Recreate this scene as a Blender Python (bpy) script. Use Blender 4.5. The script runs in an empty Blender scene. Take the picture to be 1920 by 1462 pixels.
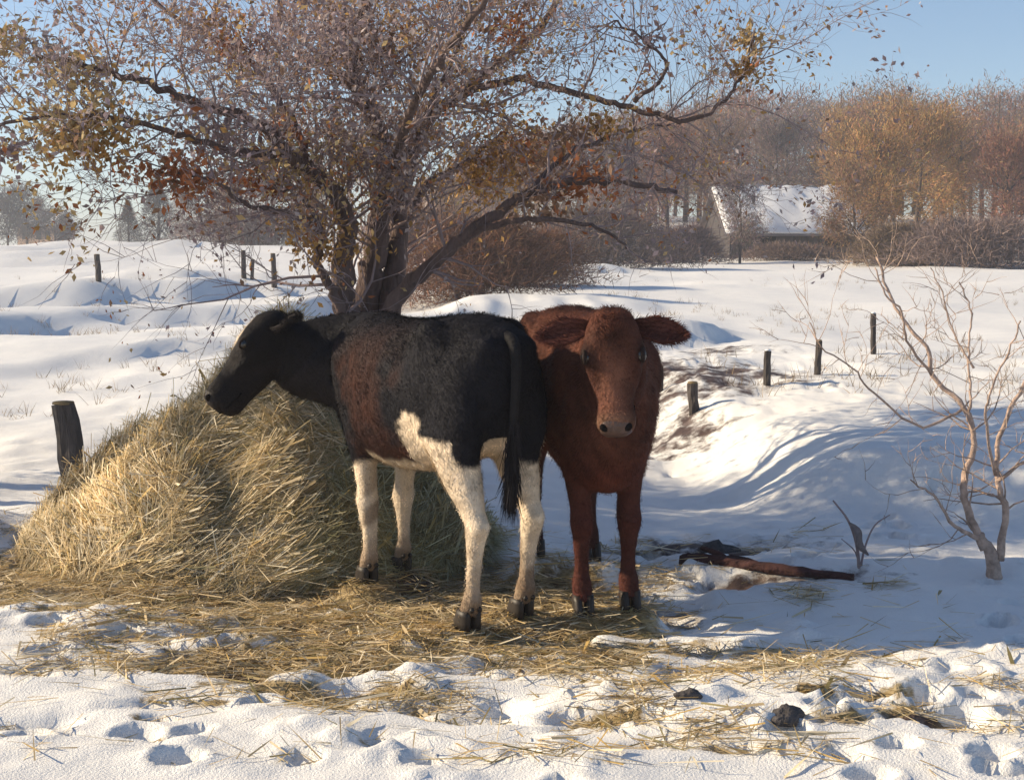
import bpy, math, random
import numpy as np
from mathutils import Vector, Matrix

R = math.radians
rng = np.random.default_rng(7)
random.seed(7)
scene = bpy.context.scene
C = scene.collection

# ------------------------------------------------------------------ camera, sky, sun, exposure
CAM_Z, FPX, HORIZON = 1.45, 2637.0, 490.0        # eye height, focal length in photograph pixels, horizon row
PITCH = math.atan((731.0 - HORIZON) / FPX)
cam_d = bpy.data.cameras.new('camera')
cam_d.sensor_width = 36.0
cam_d.lens = 36.0 * FPX / 1920.0
cam_d.clip_start = 0.05
cam_d.clip_end = 4000.0
cam = bpy.data.objects.new('camera', cam_d)
C.objects.link(cam)
cam.location = (0, 0, CAM_Z)
cam.rotation_euler = (R(90) - PITCH, 0, 0)
scene.camera = cam

SUN_EL, SUN_DIR = R(25), Vector((-0.99, 0.14, 0)).normalized()
sun_vec = Vector((SUN_DIR.x * math.cos(SUN_EL), SUN_DIR.y * math.cos(SUN_EL), math.sin(SUN_EL)))
world = bpy.data.worlds.new('World')
scene.world = world
world.use_nodes = True
wn = world.node_tree.nodes
sky = wn.new('ShaderNodeTexSky')
sky.sky_type = 'NISHITA'
sky.sun_disc = False
sky.sun_elevation = SUN_EL
sky.sun_rotation = math.atan2(SUN_DIR.x, SUN_DIR.y)
sky.altitude = 600
sky.air_density = 0.9
sky.dust_density = 0.5
sky.ozone_density = 2.0
wn['Background'].inputs[1].default_value = 0.10
world.node_tree.links.new(sky.outputs[0], wn['Background'].inputs[0])
sun_d = bpy.data.lights.new('sun', 'SUN')
sun_d.energy = 5.0
sun_d.angle = R(0.6)
sun_d.color = (1.0, 0.82, 0.57)
sun = bpy.data.objects.new('sun', sun_d)
C.objects.link(sun)
sun.rotation_euler = sun_vec.to_track_quat('Z', 'Y').to_euler()
sun.location = (-20, 10, 20)
scene.view_settings.view_transform = 'Standard'
scene.view_settings.look = 'None'
scene.view_settings.gamma = 1.0
scene.view_settings.exposure = 0.62
scene.cycles.max_bounces = 5
scene.cycles.diffuse_bounces = 3
scene.cycles.glossy_bounces = 2
scene.cycles.transmission_bounces = 3
scene.cycles.transparent_max_bounces = 4
scene.cycles.caustics_reflective = False
scene.cycles.caustics_refractive = False
scene.cycles.use_denoising = True


def ray(px, py):
    a, b = (px - 960.0) / FPX, (731.0 - py) / FPX
    c, s = math.cos(PITCH), math.sin(PITCH)
    return Vector((a, c + b * s, b * c - s))


def at(px, py, Y):
    d = ray(px, py)
    return Vector((0, 0, CAM_Z)) + d * (Y / d.y)


# ------------------------------------------------------------------ noise and terrain
def hash2(ix, iy, seed):
    h = (ix.astype(np.int64) * 374761393 + iy.astype(np.int64) * 668265263 + seed * 1442695041) & 0xFFFFFFFF
    h = ((h ^ (h >> 13)) * 1274126177) & 0xFFFFFFFF
    h = (h ^ (h >> 16)) & 0xFFFFFFFF
    return h / 4294967295.0


def vnoise(x, y, seed=0):
    x = np.asarray(x, float); y = np.asarray(y, float)
    ix, iy = np.floor(x), np.floor(y)
    fx, fy = x - ix, y - iy
    fx = fx * fx * fx * (fx * (fx * 6 - 15) + 10); fy = fy * fy * fy * (fy * (fy * 6 - 15) + 10)
    a = hash2(ix, iy, seed); b = hash2(ix + 1, iy, seed); c = hash2(ix, iy + 1, seed); d = hash2(ix + 1, iy + 1, seed)
    return (a * (1 - fx) + b * fx) * (1 - fy) + (c * (1 - fx) + d * fx) * fy


def fbm(x, y, seed=0, octv=4, gain=0.5):
    t, amp, nrm = 0, 1.0, 0.0
    for o in range(octv):
        t = t + amp * (vnoise(x * 2 ** o + 17.3 * o, y * 2 ** o - 9.1 * o, seed + o) - 0.5)
        nrm += amp; amp *= gain
    return t / nrm * 2


def sstep(a, b, x):
    t = np.clip((np.asarray(x, float) - a) / (b - a), 0, 1)
    return t * t * (3 - 2 * t)


def blob(x, y, cx, cy, rx, ry, ang=0.0):
    c, s = math.cos(ang), math.sin(ang)
    u = ((x - cx) * c + (y - cy) * s) / rx
    v = (-(x - cx) * s + (y - cy) * c) / ry
    return np.exp(-(u * u + v * v))


def H0(x, y):
    """the lie of the land, without the small bumps"""
    x = np.asarray(x, float); y = np.asarray(y, float)
    t = np.clip((y - 9.0) / 62.0, 0, None)
    left = 2.2 * np.clip(t, 0, 1) ** 1.35 + np.clip(y - 71, 0, 300) * 0.0045
    right = 1.35 * np.clip(t, 0, 1.08) ** 1.3 + 3.6 * sstep(72, 125, y) + np.clip(y - 110, 0, 300) * 0.01
    w = sstep(-14, 8, x + (y - 60) * 0.04)
    z = left * (1 - w) + right * w
    # long wind drifts across the fields: gentle backs and steep fronts shaped away from the sun for shade bands
    q = 0.66 * y - 0.75 * x + 2.4 * fbm(x * 0.10, y * 0.07, 31, 3) * (0.6 + y * 0.02)
    saw = ((q + 1.5 * fbm(x * 0.5, y * 0.3, 33, 3)) / 5.2) % 1.0
    drift = np.where(saw < 0.17, sstep(0, 0.17, saw), 1 - sstep(0.17, 1.0, saw))
    some = sstep(0.42, 0.72, vnoise(x * 0.11 + 3, y * 0.075, 37)) * (0.5 + 0.5 * vnoise(x * 0.4, y * 0.3, 38))
    z = z + drift * 0.50 * sstep(13, 24, y) * (1 - sstep(70, 95, y)) * some * (1 - sstep(2, 9, x))
    # the snowbank right of the lane
    e = 8.55 - 0.55 * (x - 2.0) + 0.25 * fbm(x * 1.3, y * 0.4, 41, 2)
    along = sstep(1.35, 2.3, x + 0.16 * (y - 9.0))
    bank = sstep(-0.55, 0.25, y - e) * along * (0.32 + 0.06 * sstep(9, 13, y)) * (1 - 0.55 * sstep(13, 20, y))
    z = z + bank
    # the sunken lane left of it; drift added beyond the left edge for its shade
    z = z - 0.14 * blob(x, y, 1.15, 9.6, 0.85, 3.2, -0.22)
    z = z + 0.42 * blob(x, y, -3.35, 7.15, 0.55, 0.45, 0.3)
    z = z + 0.20 * fbm(x * 0.22, y * 0.22, 51, 3) * sstep(9, 16, y)
    return z


STRAW = [(-1.3, 6.35, 1.35, 0.55, 0.0, 1.15), (-0.45, 5.65, 0.95, 0.42, 0.0, 1.05), (-0.75, 5.15, 0.75, 0.28, 0.1, 0.95),
         (0.30, 5.72, 0.45, 0.26, 0.0, 1.0), (0.15, 5.1, 0.5, 0.22, 0.0, 0.75), (-0.1, 6.4, 0.8, 0.55, 0.0, 1.0),
         (-2.3, 6.7, 0.5, 0.4, 0.0, 0.9), (0.75, 5.0, 0.35, 0.16, 0.1, 0.55), (1.25, 5.2, 0.28, 0.1, 0.1, 0.55),
         (-0.35, 4.6, 0.30, 0.13, 0.0, 0.50), (-1.9, 5.7, 0.2, 0.08, 0, 0.7), (0.45, 4.7, 0.3, 0.12, 0, 0.45),
         (-1.5, 5.35, 0.35, 0.12, 0.1, 0.5), (1.0, 4.65, 0.22, 0.09, 0, 0.4), (-0.6, 4.75, 0.55, 0.14, 0.05, 0.7), (0.35, 5.35, 0.7, 0.16, 0.0, 0.8), (1.0, 5.35, 0.5, 0.10, 0.0, 0.5), (-1.35, 5.9, 0.8, 0.2, 0, 0.9)]
_ps = np.random.default_rng(5)
STRAW.append((-2.15, 6.05, 0.5, 0.28, 0.0, 0.85))
for _ in range(44):
    STRAW.append((_ps.uniform(-1.9, 1.7), _ps.uniform(4.1, 5.6), _ps.uniform(0.08, 0.3), _ps.uniform(0.03, 0.09), _ps.uniform(-0.3, 0.3), _ps.uniform(0.4, 0.75)))
MUD = [(1.05, 7.45, 0.62, 0.42, 0.1, 0.72), (1.75, 13.2, 1.3, 1.6, 0.2, 0.58), (1.25, 11.4, 0.9, 1.1, 0.1, 0.5), (2.6, 17.3, 1.0, 1.3, 0.0, 0.5),
       (0.45, 6.05, 0.42, 0.34, 0.0, 0.7), (-0.3, 6.5, 0.6, 0.5, 0.0, 0.65), (1.3, 4.42, 0.25, 0.10, 0.1, 0.6),
       (1.15, 6.55, 0.75, 0.16, -0.05, 0.6), (-0.95, 4.95, 0.22, 0.10, 0.2, 0.7)]


def maskf(x, y, L):
    m = 0
    for cx, cy, rx, ry, a, s in L:
        m = np.maximum(m, s * blob(x, y, cx, cy, rx, ry, a))
    return m


prints = []
_pr = np.random.default_rng(11)
for _ in range(26):
    u = _pr.random()
    if u < 0.6: px_, py_, hd = _pr.uniform(-2.4, 2.4), _pr.uniform(3.7, 5.4), _pr.normal(0.0, 0.5)
    elif u < 0.85: px_, py_, hd = _pr.uniform(0.4, 2.6), _pr.uniform(5.2, 8.2), _pr.normal(0.9, 0.5)
    else: px_, py_, hd = _pr.uniform(-4, -1), _pr.uniform(8.5, 12), _pr.normal(0.3, 0.4)
    for k in range(int(_pr.integers(4, 11))):
        sd_ = 0.10 if k % 2 else -0.10
        prints.append((px_ - math.sin(hd) * sd_, py_ + math.cos(hd) * sd_, _pr.uniform(0.048, 0.066), _pr.uniform(0.03, 0.065), hd))
        px_ += math.cos(hd) * _pr.uniform(0.2, 0.42); py_ += math.sin(hd) * _pr.uniform(0.2, 0.42); hd += _pr.normal(0, 0.15)
FEET = []          # filled in by the cattle so that the snow is pressed flat below each hoof


def Hfull(x, y):
    x = np.asarray(x, float); y = np.asarray(y, float)
    z = H0(x, y)
    near = 1 - sstep(12, 22, y)
    m = np.clip(maskf(x, y, STRAW) + maskf(x, y, MUD), 0, 1)
    z = z + near * 0.060 * fbm(x * 1.1, y * 1.3, 61, 3)
    rough = fbm(x * 4.2, y * 5.0, 71, 4, 0.55)
    z = z + near * 0.024 * rough * (0.55 + 0.45 * m)
    z = z + 0.035 * fbm(x * 2.3, y * 2.3, 65, 4, 0.6) * sstep(7.5, 9, y) * (1 - sstep(16, 30, y))
    lumps = np.clip(fbm(x * 6.0, y * 7.0, 81, 3, 0.6) - 0.12, 0, None)
    z = z + near * 0.060 * lumps * sstep(0.35, 0.7, vnoise(x * 1.7, y * 2.0, 83)) * (1 - sstep(6.6, 9.0, y))
    z = z - 0.05 * sstep(0.25, 0.7, m + 0.5 * fbm(x * 5, y * 6, 91, 3)) * near
    return z


def add_prints(x, y, z):
    for px_, py_, r, dp, a in prints:
        sel = np.where((np.abs(x - px_) < 0.25) & (np.abs(y - py_) < 0.25))[0]
        if len(sel) == 0:
            continue
        c, s = math.cos(a), math.sin(a)
        u = ((x[sel] - px_) * c + (y[sel] - py_) * s) / (r * 1.25); v = (-(x[sel] - px_) * s + (y[sel] - py_) * c) / r
        d = np.sqrt(u * u + v * v)
        z[sel] += -dp * (1 - sstep(0.72, 1.04, d)) + 0.22 * dp * np.exp(-((d - 1.25) / 0.25) ** 2)
    for px_, py_ in FEET:
        sel = np.where((np.abs(x - px_) < 0.3) & (np.abs(y - py_) < 0.3))[0]
        d = np.hypot(x[sel] - px_, y[sel] - py_)
        k = 1 - sstep(0.07, 0.20, d)
        z[sel] = z[sel] * (1 - k) + (-0.012) * k
    return z


def gz(x, y):
    return float(Hfull(np.array([x]), np.array([y]))[0])


def ground(px, py, lo=3.0, hi=140.0):
    """where the view ray through a point of the photograph meets the land"""
    d = ray(px, py); y = lo; dz = d.z / d.y; dx = d.x / d.y
    ys = np.concatenate([np.arange(lo, 20, 0.02), np.arange(20, hi, 0.1)])
    zs = CAM_Z + dz * ys
    hs = Hfull(dx * ys, ys)
    k = np.where(zs <= hs)[0]
    y = ys[k[0]] if len(k) else hi
    return Vector((dx * y, y, gz(dx * y, y)))


# ------------------------------------------------------------------ mesh and object helpers
def mesh_np(name, V, F, col=None, smooth=False):
    V = np.asarray(V, np.float32); F = np.asarray(F, np.int32)
    me = bpy.data.meshes.new(name)
    n, k = F.shape
    me.vertices.add(len(V)); me.vertices.foreach_set('co', V.ravel())
    me.loops.add(n * k); me.loops.foreach_set('vertex_index', F.ravel())
    me.polygons.add(n)
    me.polygons.foreach_set('loop_start', np.arange(0, n * k, k, dtype=np.int32))
    me.polygons.foreach_set('loop_total', np.full(n, k, np.int32))
    if smooth:
        me.polygons.foreach_set('use_smooth', np.ones(n, bool))
    if col is not None:
        a = me.color_attributes.new('col', 'FLOAT_COLOR', 'POINT')
        c4 = np.ones((len(V), 4), np.float32); c4[:, :3] = col
        a.data.foreach_set('color', c4.ravel())
    me.update(calc_edges=True)
    return me


class MB:
    """collects lofts, boxes and tubes (mixed polygons) for ONE mesh"""
    def __init__(s):
        s.v, s.f, s.c = [], [], []

    def add(s, V, F, col=None):
        b = len(s.v)
        s.v.extend([tuple(p) for p in V]); s.f.extend([tuple(i + b for i in f) for f in F])
        s.c.extend([col if col is not None else (1, 1, 1)] * len(V))
        return s

    def loft(s, rings, col=None, cap=True):
        n = len(rings[0]); V = [p for r in rings for p in r]; F = []
        for i in range(len(rings) - 1):
            for j in range(n):
                a, b = i * n + j, i * n + (j + 1) % n
                F.append((a, b, b + n, a + n))
        if cap:
            F.append(tuple(range(n - 1, -1, -1))); m = (len(rings) - 1) * n
            F.append(tuple(m + j for j in range(n)))
        return s.add(V, F, col)

    def tube(s, pts, rad, sides=6, col=None, cap=True, lump=0.0, seed=0):
        return s.loft(tube_rings(pts, rad, sides, lump, seed), col, cap)

    def box(s, x0, x1, y0, y1, z0, z1, col=None):
        V = [(x0, y0, z0), (x1, y0, z0), (x1, y1, z0), (x0, y1, z0), (x0, y0, z1), (x1, y0, z1), (x1, y1, z1), (x0, y1, z1)]
        return s.add(V, [(3, 2, 1, 0), (4, 5, 6, 7), (0, 1, 5, 4), (1, 2, 6, 5), (2, 3, 7, 6), (3, 0, 4, 7)], col)

    def mesh(s, name, smooth=True, colors=False):
        me = bpy.data.meshes.new(name)
        me.from_pydata(s.v, [], s.f)
        if smooth:
            me.polygons.foreach_set('use_smooth', np.ones(len(me.polygons), bool))
        if colors:
            a = me.color_attributes.new('col', 'FLOAT_COLOR', 'POINT')
            c4 = np.ones((len(s.v), 4), np.float32); c4[:, :3] = np.array(s.c)
            a.data.foreach_set('color', c4.ravel())
        me.update()
        return me


def frames(pts):
    pts = [Vector(p) for p in pts]
    out = []; u = None
    for i, p in enumerate(pts):
        t = (pts[min(i + 1, len(pts) - 1)] - pts[max(i - 1, 0)])
        t = t.normalized() if t.length > 1e-9 else Vector((0, 0, 1))
        if u is None:
            u = t.cross(Vector((0.31, 0.95, 0.07)))
            if u.length < 0.2: u = t.cross(Vector((1, 0, 0)))
        u = (u - t * u.dot(t)).normalized()
        out.append((p, t, u, t.cross(u)))
    return out


def tube_rings(pts, rad, sides=6, lump=0.0, seed=0):
    rr = random.Random(seed)
    rings = []
    for (p, t, u, w), r in zip(frames(pts), rad):
        ring = []
        for j in range(sides):
            a = 2 * math.pi * j / sides
            k = r * (1 + lump * (rr.random() - 0.5))
            ring.append(p + (u * math.cos(a) + w * math.sin(a)) * k)
        rings.append(ring)
    return rings


def spline(P, n):
    """Catmull-Rom through the points, n samples per span"""
    P = [Vector(p) for p in P]
    Q = [P[0] * 2 - P[1]] + P + [P[-1] * 2 - P[-2]]
    out = []
    for i in range(1, len(Q) - 2):
        for k in range(n):
            t = k / n
            out.append(0.5 * ((2 * Q[i]) + (Q[i + 1] - Q[i - 1]) * t + (2 * Q[i - 1] - 5 * Q[i] + 4 * Q[i + 1] - Q[i + 2]) * t * t
                              + (3 * Q[i] - Q[i - 1] - 3 * Q[i + 1] + Q[i + 2]) * t ** 3))
    out.append(P[-1])
    return out


def obj(name, me, m=None, parent=None, **props):
    o = bpy.data.objects.new(name, me)
    C.objects.link(o)
    if m is not None and me is not None and len(me.materials) == 0:
        me.materials.append(m)
    if parent is not None: o.parent = parent
    for k, v in props.items(): o[k] = v
    return o


def empty(name, loc, label, category, group=None, rz=0.0):
    o = bpy.data.objects.new(name, None)
    C.objects.link(o)
    o.empty_display_size = 0.1
    o.location = loc; o.rotation_euler = (0, 0, rz)
    o['label'] = label; o['category'] = category
    if group: o['group'] = group
    return o


def blades(P, D, N, L, W, col, bend=None):
    """thin tapering blades: start P, direction D, side vector from N, length L, width W -> arrays"""
    S = np.cross(D, N); S /= np.maximum(np.linalg.norm(S, axis=1, keepdims=True), 1e-6)
    n = len(P); L = L[:, None]; W = W[:, None]
    mid = P + D * L * 0.55 + (0 if bend is None else bend * 0.35)
    tip = P + D * L + (0 if bend is None else bend)
    V = np.empty((n, 5, 3))
    V[:, 0] = P - S * W * 0.5; V[:, 1] = P + S * W * 0.5
    V[:, 2] = mid + S * W * 0.42; V[:, 3] = mid - S * W * 0.42
    V[:, 4] = tip
    b = np.arange(n)[:, None] * 5
    F = np.concatenate([b + [0, 1, 2], b + [0, 2, 3], b + [3, 2, 4]], 0)
    return V.reshape(-1, 3), F, np.repeat(col, 5, axis=0)


# ------------------------------------------------------------------ materials
def nodes_of(m):
    m.use_nodes = True
    nt = m.node_tree
    return nt, nt.nodes['Principled BSDF']


def mat(name, col, rough=0.8, var=0.25, scale=12.0, bump=0.0, bscale=60.0, attr=False, objcol=False, stretch=None, spec=0.3, trans=0.0, sheen=0.0):
    m = bpy.data.materials.new(name)
    nt, b = nodes_of(m)
    n, l = nt.nodes, nt.links
    tc = n.new('ShaderNodeTexCoord'); mp = n.new('ShaderNodeMapping')
    if stretch: mp.inputs['Scale'].default_value = stretch
    l.new(tc.outputs['Object'], mp.inputs[0])
    nz = n.new('ShaderNodeTexNoise'); nz.inputs['Scale'].default_value = scale; nz.inputs['Detail'].default_value = 6
    nz.inputs['Roughness'].default_value = 0.65
    l.new(mp.outputs[0], nz.inputs['Vector'])
    mr = n.new('ShaderNodeMapRange'); mr.inputs['From Min'].default_value = 0.25; mr.inputs['From Max'].default_value = 0.75
    mr.inputs['To Min'].default_value = 1 - var; mr.inputs['To Max'].default_value = 1 + var
    l.new(nz.outputs['Fac'], mr.inputs['Value'])
    mx = n.new('ShaderNodeMix'); mx.data_type = 'RGBA'; mx.blend_type = 'MULTIPLY'; mx.inputs[0].default_value = 1
    l.new(mr.outputs[0], mx.inputs[7])
    if attr:
        at_ = n.new('ShaderNodeAttribute'); at_.attribute_name = 'col'
        src = at_.outputs['Color']
        if objcol:
            oi = n.new('ShaderNodeObjectInfo'); m2 = n.new('ShaderNodeMix'); m2.data_type = 'RGBA'; m2.blend_type = 'MULTIPLY'; m2.inputs[0].default_value = 1
            l.new(src, m2.inputs[6]); l.new(oi.outputs['Color'], m2.inputs[7]); src = m2.outputs[2]
        l.new(src, mx.inputs[6])
    else:
        mx.inputs[6].default_value = (*col, 1)
    l.new(mx.outputs[2], b.inputs['Base Color'])
    b.inputs['Roughness'].default_value = rough
    b.inputs['Specular IOR Level'].default_value = spec
    if sheen: b.inputs['Sheen Weight'].default_value = sheen
    if bump:
        nb = n.new('ShaderNodeTexNoise'); nb.inputs['Scale'].default_value = bscale; nb.inputs['Detail'].default_value = 5
        l.new(mp.outputs[0], nb.inputs['Vector'])
        bp = n.new('ShaderNodeBump'); bp.inputs['Strength'].default_value = 1; bp.inputs['Distance'].default_value = bump
        l.new(nb.outputs['Fac'], bp.inputs['Height']); l.new(bp.outputs[0], b.inputs['Normal'])
    if trans:
        tr = n.new('ShaderNodeBsdfTranslucent'); ms = n.new('ShaderNodeMixShader'); ms.inputs[0].default_value = trans
        l.new(mx.outputs[2], tr.inputs['Color']); out = n['Material Output']
        l.new(b.outputs[0], ms.inputs[1]); l.new(tr.outputs[0], ms.inputs[2]); l.new(ms.outputs[0], out.inputs['Surface'])
    return m


def snow_ground_mat():
    m = bpy.data.materials.new('snow_ground')
    nt, b = nodes_of(m); n, l = nt.nodes, nt.links
    tc = n.new('ShaderNodeTexCoord')
    at_ = n.new('ShaderNodeAttribute'); at_.attribute_name = 'col'
    sp = n.new('ShaderNodeSeparateColor'); l.new(at_.outputs['Color'], sp.inputs[0])

    def noise(scale, det=7, rg=0.62):
        z = n.new('ShaderNodeTexNoise'); z.inputs['Scale'].default_value = scale; z.inputs['Detail'].default_value = det; z.inputs['Roughness'].default_value = rg
        l.new(tc.outputs['Object'], z.inputs['Vector']); return z.outputs['Fac']

    def fac(chan, nz, gain, lo, hi):
        a = n.new('ShaderNodeMath'); a.operation = 'MULTIPLY_ADD'; l.new(nz, a.inputs[0]); a.inputs[1].default_value = gain; l.new(chan, a.inputs[2])
        r = n.new('ShaderNodeMapRange'); r.interpolation_type = 'SMOOTHSTEP'; r.inputs['From Min'].default_value = lo; r.inputs['From Max'].default_value = hi
        l.new(a.outputs[0], r.inputs['Value']); return r.outputs[0]

    def ramp(nz, stops):
        r = n.new('ShaderNodeValToRGB'); e = r.color_ramp.elements
        while len(e) < len(stops): e.new(0.5)
        for k, (p, c) in enumerate(stops): e[k].position = p; e[k].color = (*c, 1)
        l.new(nz, r.inputs[0]); return r.outputs[0]

    def mix(f, a, c):
        x = n.new('ShaderNodeMix'); x.data_type = 'RGBA'; l.new(f, x.inputs[0]); l.new(a, x.inputs[6]); l.new(c, x.inputs[7]); return x.outputs[2]

    snow = ramp(noise(3.0), [(0.3, (0.78, 0.78, 0.77)), (0.7, (0.86, 0.85, 0.82))])
    straw = ramp(noise(26, 8, 0.7), [(0.32, (0.10, 0.065, 0.03)), (0.5, (0.34, 0.25, 0.12)), (0.66, (0.54, 0.43, 0.25))])
    mud = ramp(noise(9, 8, 0.7), [(0.32, (0.035, 0.022, 0.020)), (0.55, (0.10, 0.066, 0.055)), (0.72, (0.24, 0.19, 0.17))])
    big = noise(6.0, 8, 0.66)
    f1 = fac(sp.outputs[0], big, 1.7, 1.26, 1.50)
    f2 = fac(sp.outputs[1], noise(4.3, 8, 0.66), 1.5, 1.05, 1.36)
    c1 = mix(f1, snow, straw); c2 = mix(f2, c1, mud)
    l.new(c2, b.inputs['Base Color'])
    b.inputs['Roughness'].default_value = 0.62
    b.inputs['Specular IOR Level'].default_value = 0.25
    hb = n.new('ShaderNodeMath'); hb.operation = 'MULTIPLY_ADD'
    l.new(noise(22, 8, 0.7), hb.inputs[0]); hb.inputs[1].default_value = 1.0; l.new(noise(120, 3), hb.inputs[2])
    bp = n.new('ShaderNodeBump'); bp.inputs['Strength'].default_value = 0.6; bp.inputs['Distance'].default_value = 0.010
    l.new(hb.outputs[0], bp.inputs['Height']); l.new(bp.outputs[0], b.inputs['Normal'])
    return m


M_SNOW = snow_ground_mat()
M_COAT = mat('coat', (1, 1, 1), 0.75, 0.22, 16, 0.006, 70, attr=True, spec=0.12)
M_FUR = mat('fur', (1, 1, 1), 0.85, 0.2, 10, attr=True, spec=0.08)
M_HOOF = mat('hoof', (0.03, 0.024, 0.02), 0.5, 0.3, 30)
M_EYE = mat('eye', (0.006, 0.004, 0.003), 0.10, 0.05, 5, spec=0.7)
M_NOSE = mat('nose', (0.016, 0.012, 0.012), 0.6, 0.3, 60, 0.003, 120, spec=0.2)
M_LID = mat('eyelid', (0.020, 0.012, 0.010), 0.8, 0.2, 20, spec=0.15)
M_NOSTRIL = mat('nostril', (0.008, 0.006, 0.006), 0.9, 0.1, 20, spec=0.05)
M_HAYCORE = mat('hay_core', (0.27, 0.20, 0.095), 0.95, 0.5, 14, 0.05, 16)
M_STRAW = mat('straw', (1, 1, 1), 0.65, 0.2, 8, attr=True, spec=0.35, trans=0.22)
M_BARK = mat('bark', (0.125, 0.088, 0.080), 0.9, 0.5, 14, 0.030, 34, stretch=(1, 1, 0.25))
M_PALEBARK = mat('pale_bark', (0.42, 0.31, 0.25), 0.9, 0.55, 20, 0.010, 60)
M_TWIG = mat('twig', (0.27, 0.21, 0.21), 0.85, 0.3, 4)
M_LEAF = mat('dry_leaf', (1, 1, 1), 0.7, 0.25, 6, attr=True, spec=0.25, trans=0.35)
M_FARTWIG = mat('far_twigs', (1, 1, 1), 0.9, 0.25, 0.6, attr=True, objcol=True, spec=0.1, trans=0.2)
M_FARWOOD = mat('far_trunk', (0.085, 0.065, 0.058), 0.9, 0.3, 3)
M_POST = mat('weathered_post', (0.072, 0.062, 0.058), 0.9, 0.55, 10, 0.012, 30, stretch=(3, 3, 0.4))
M_PSNOW = mat('settled_snow', (0.82, 0.83, 0.84), 0.6, 0.05, 8, 0.01, 20)
M_BOARD = mat('barn_board', (0.060, 0.052, 0.052), 0.9, 0.35, 1.2, stretch=(4, 4, 0.5))
M_DARK = mat('opening_black', (0.012, 0.012, 0.014), 0.9, 0.2, 3)  # near-black standing in for the unlit inside of openings and windows
M_TIN = mat('barn_roofing', (0.20, 0.17, 0.16), 0.6, 0.25, 2)
M_PLASTER = mat('tan_wall', (0.50, 0.33, 0.22), 0.9, 0.15, 1)
M_LOG = mat('log_bark', (0.062, 0.028, 0.027), 0.92, 0.65, 16, 0.035, 30, stretch=(0.3, 1, 1))
M_STONE = mat('field_stone', (0.075, 0.068, 0.068), 0.9, 0.6, 22, 0.02, 45)
M_BRUSH = mat('brush_twigs', (1, 1, 1), 0.85, 0.3, 2, attr=True, spec=0.15, trans=0.15)

# ------------------------------------------------------------------ cattle: where they stand (their feet shape the snow)
BLACK_POS, BLACK_H = Vector((-0.385, 6.10, 0)), Vector((-0.53, 0.848, 0)).normalized()
BROWN_POS, BROWN_H = Vector((0.335, 6.27, 0)), Vector((0.13, -0.99, 0)).normalized()
LEGS = {'hf': (-0.52, 0.125), 'ff': (0.41, 0.12)}


def local_to_world(pos, h, p):
    l = Vector((-h.y, h.x, 0))
    return pos + h * p[0] + l * p[1] + Vector((0, 0, p[2]))


def to_local(pos, h, w):
    d = Vector(w) - pos
    return (d.x * h.x + d.y * h.y, -d.x * h.y + d.y * h.x, d.z)


def dir_local(h, w):
    return (w[0] * h.x + w[1] * h.y, -w[0] * h.y + w[1] * h.x, w[2])


BLACK_FEET = {'hl': (-0.56, 0.135), 'hr': (-0.50, -0.155), 'fl': (0.31, 0.115), 'fr': (0.42, -0.115)}
BROWN_FEET = {'hl': (-0.50, 0.13), 'hr': (-0.62, -0.13), 'fl': (0.42, 0.105), 'fr': (0.47, -0.105)}
for pos, h, feet in ((BLACK_POS, BLACK_H, BLACK_FEET), (BROWN_POS, BROWN_H, BROWN_FEET)):
    for k, (fx, fy) in feet.items():
        w = local_to_world(pos, h, (fx + 0.03, fy, 0))
        FEET.append((w.x, w.y))

# ------------------------------------------------------------------ the ground
def axis_points(dense0, dense1, step, ends, ratio):
    mid = list(np.arange(dense0, dense1 + 1e-6, step))
    hi, d, x = [], step, dense1
    while x < ends[1]:
        d *= ratio; x += d; hi.append(x)
    lo, d, x = [], step, dense0
    while x > ends[0]:
        d *= ratio; x -= d; lo.append(x)
    return np.array(lo[::-1] + mid + hi)


gx = axis_points(-2.9, 2.9, 0.024, (-450, 450), 1.045)
gy = axis_points(3.4, 9.2, 0.026, (-120, 700), 1.035)
GX, GY = np.meshgrid(gx, gy)
x, y = GX.ravel(), GY.ravel()
z = Hfull(x, y)
z = add_prints(x, y, z)
GROUND_MIN, GROUND_MAX = float(z.min()), float(z.max())
nx, ny = len(gx), len(gy)
idx = np.arange(nx * ny).reshape(ny, nx)
F = np.stack([idx[:-1, :-1].ravel(), idx[:-1, 1:].ravel(), idx[1:, 1:].ravel(), idx[1:, :-1].ravel()], 1)
gcol = np.zeros((len(x), 3))
gcol[:, 0] = np.clip(maskf(x, y, STRAW), 0, 1.2)
gcol[:, 1] = np.clip(maskf(x, y, MUD), 0, 1.2)
g = obj('ground', mesh_np('ground', np.stack([x, y, z], 1), F, gcol, smooth=True), M_SNOW)
g['kind'] = 'structure'
g['label'] = 'trampled snowy field strewn with straw and mud'

# ------------------------------------------------------------------ cattle
def ring(c, u, w, ru, rt, rb, n=16, p=2.3):
    """superellipse ring round c: half-width ru along u, rt up and rb down along w"""
    out = []
    for j in range(n):
        a = 2 * math.pi * j / n
        ca, sa = math.cos(a), math.sin(a)
        ea = math.copysign(abs(ca) ** (2 / p), ca); es = math.copysign(abs(sa) ** (2 / p), sa)
        out.append(Vector(c) + u * (ea * ru) + w * (es * (rt if es > 0 else rb)))
    return out


X, Y, Z = Vector((1, 0, 0)), Vector((0, 1, 0)), Vector((0, 0, 1))


def leg_loft(mb, rows, n=12):
    """rows: (x, y, z, fore-aft radius, lateral radius) from the top to the fetlock"""
    mb.loft([ring((a, b, c), X, Y, rx, ry, ry, n, 2.1) for a, b, c, rx, ry in rows])


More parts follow.
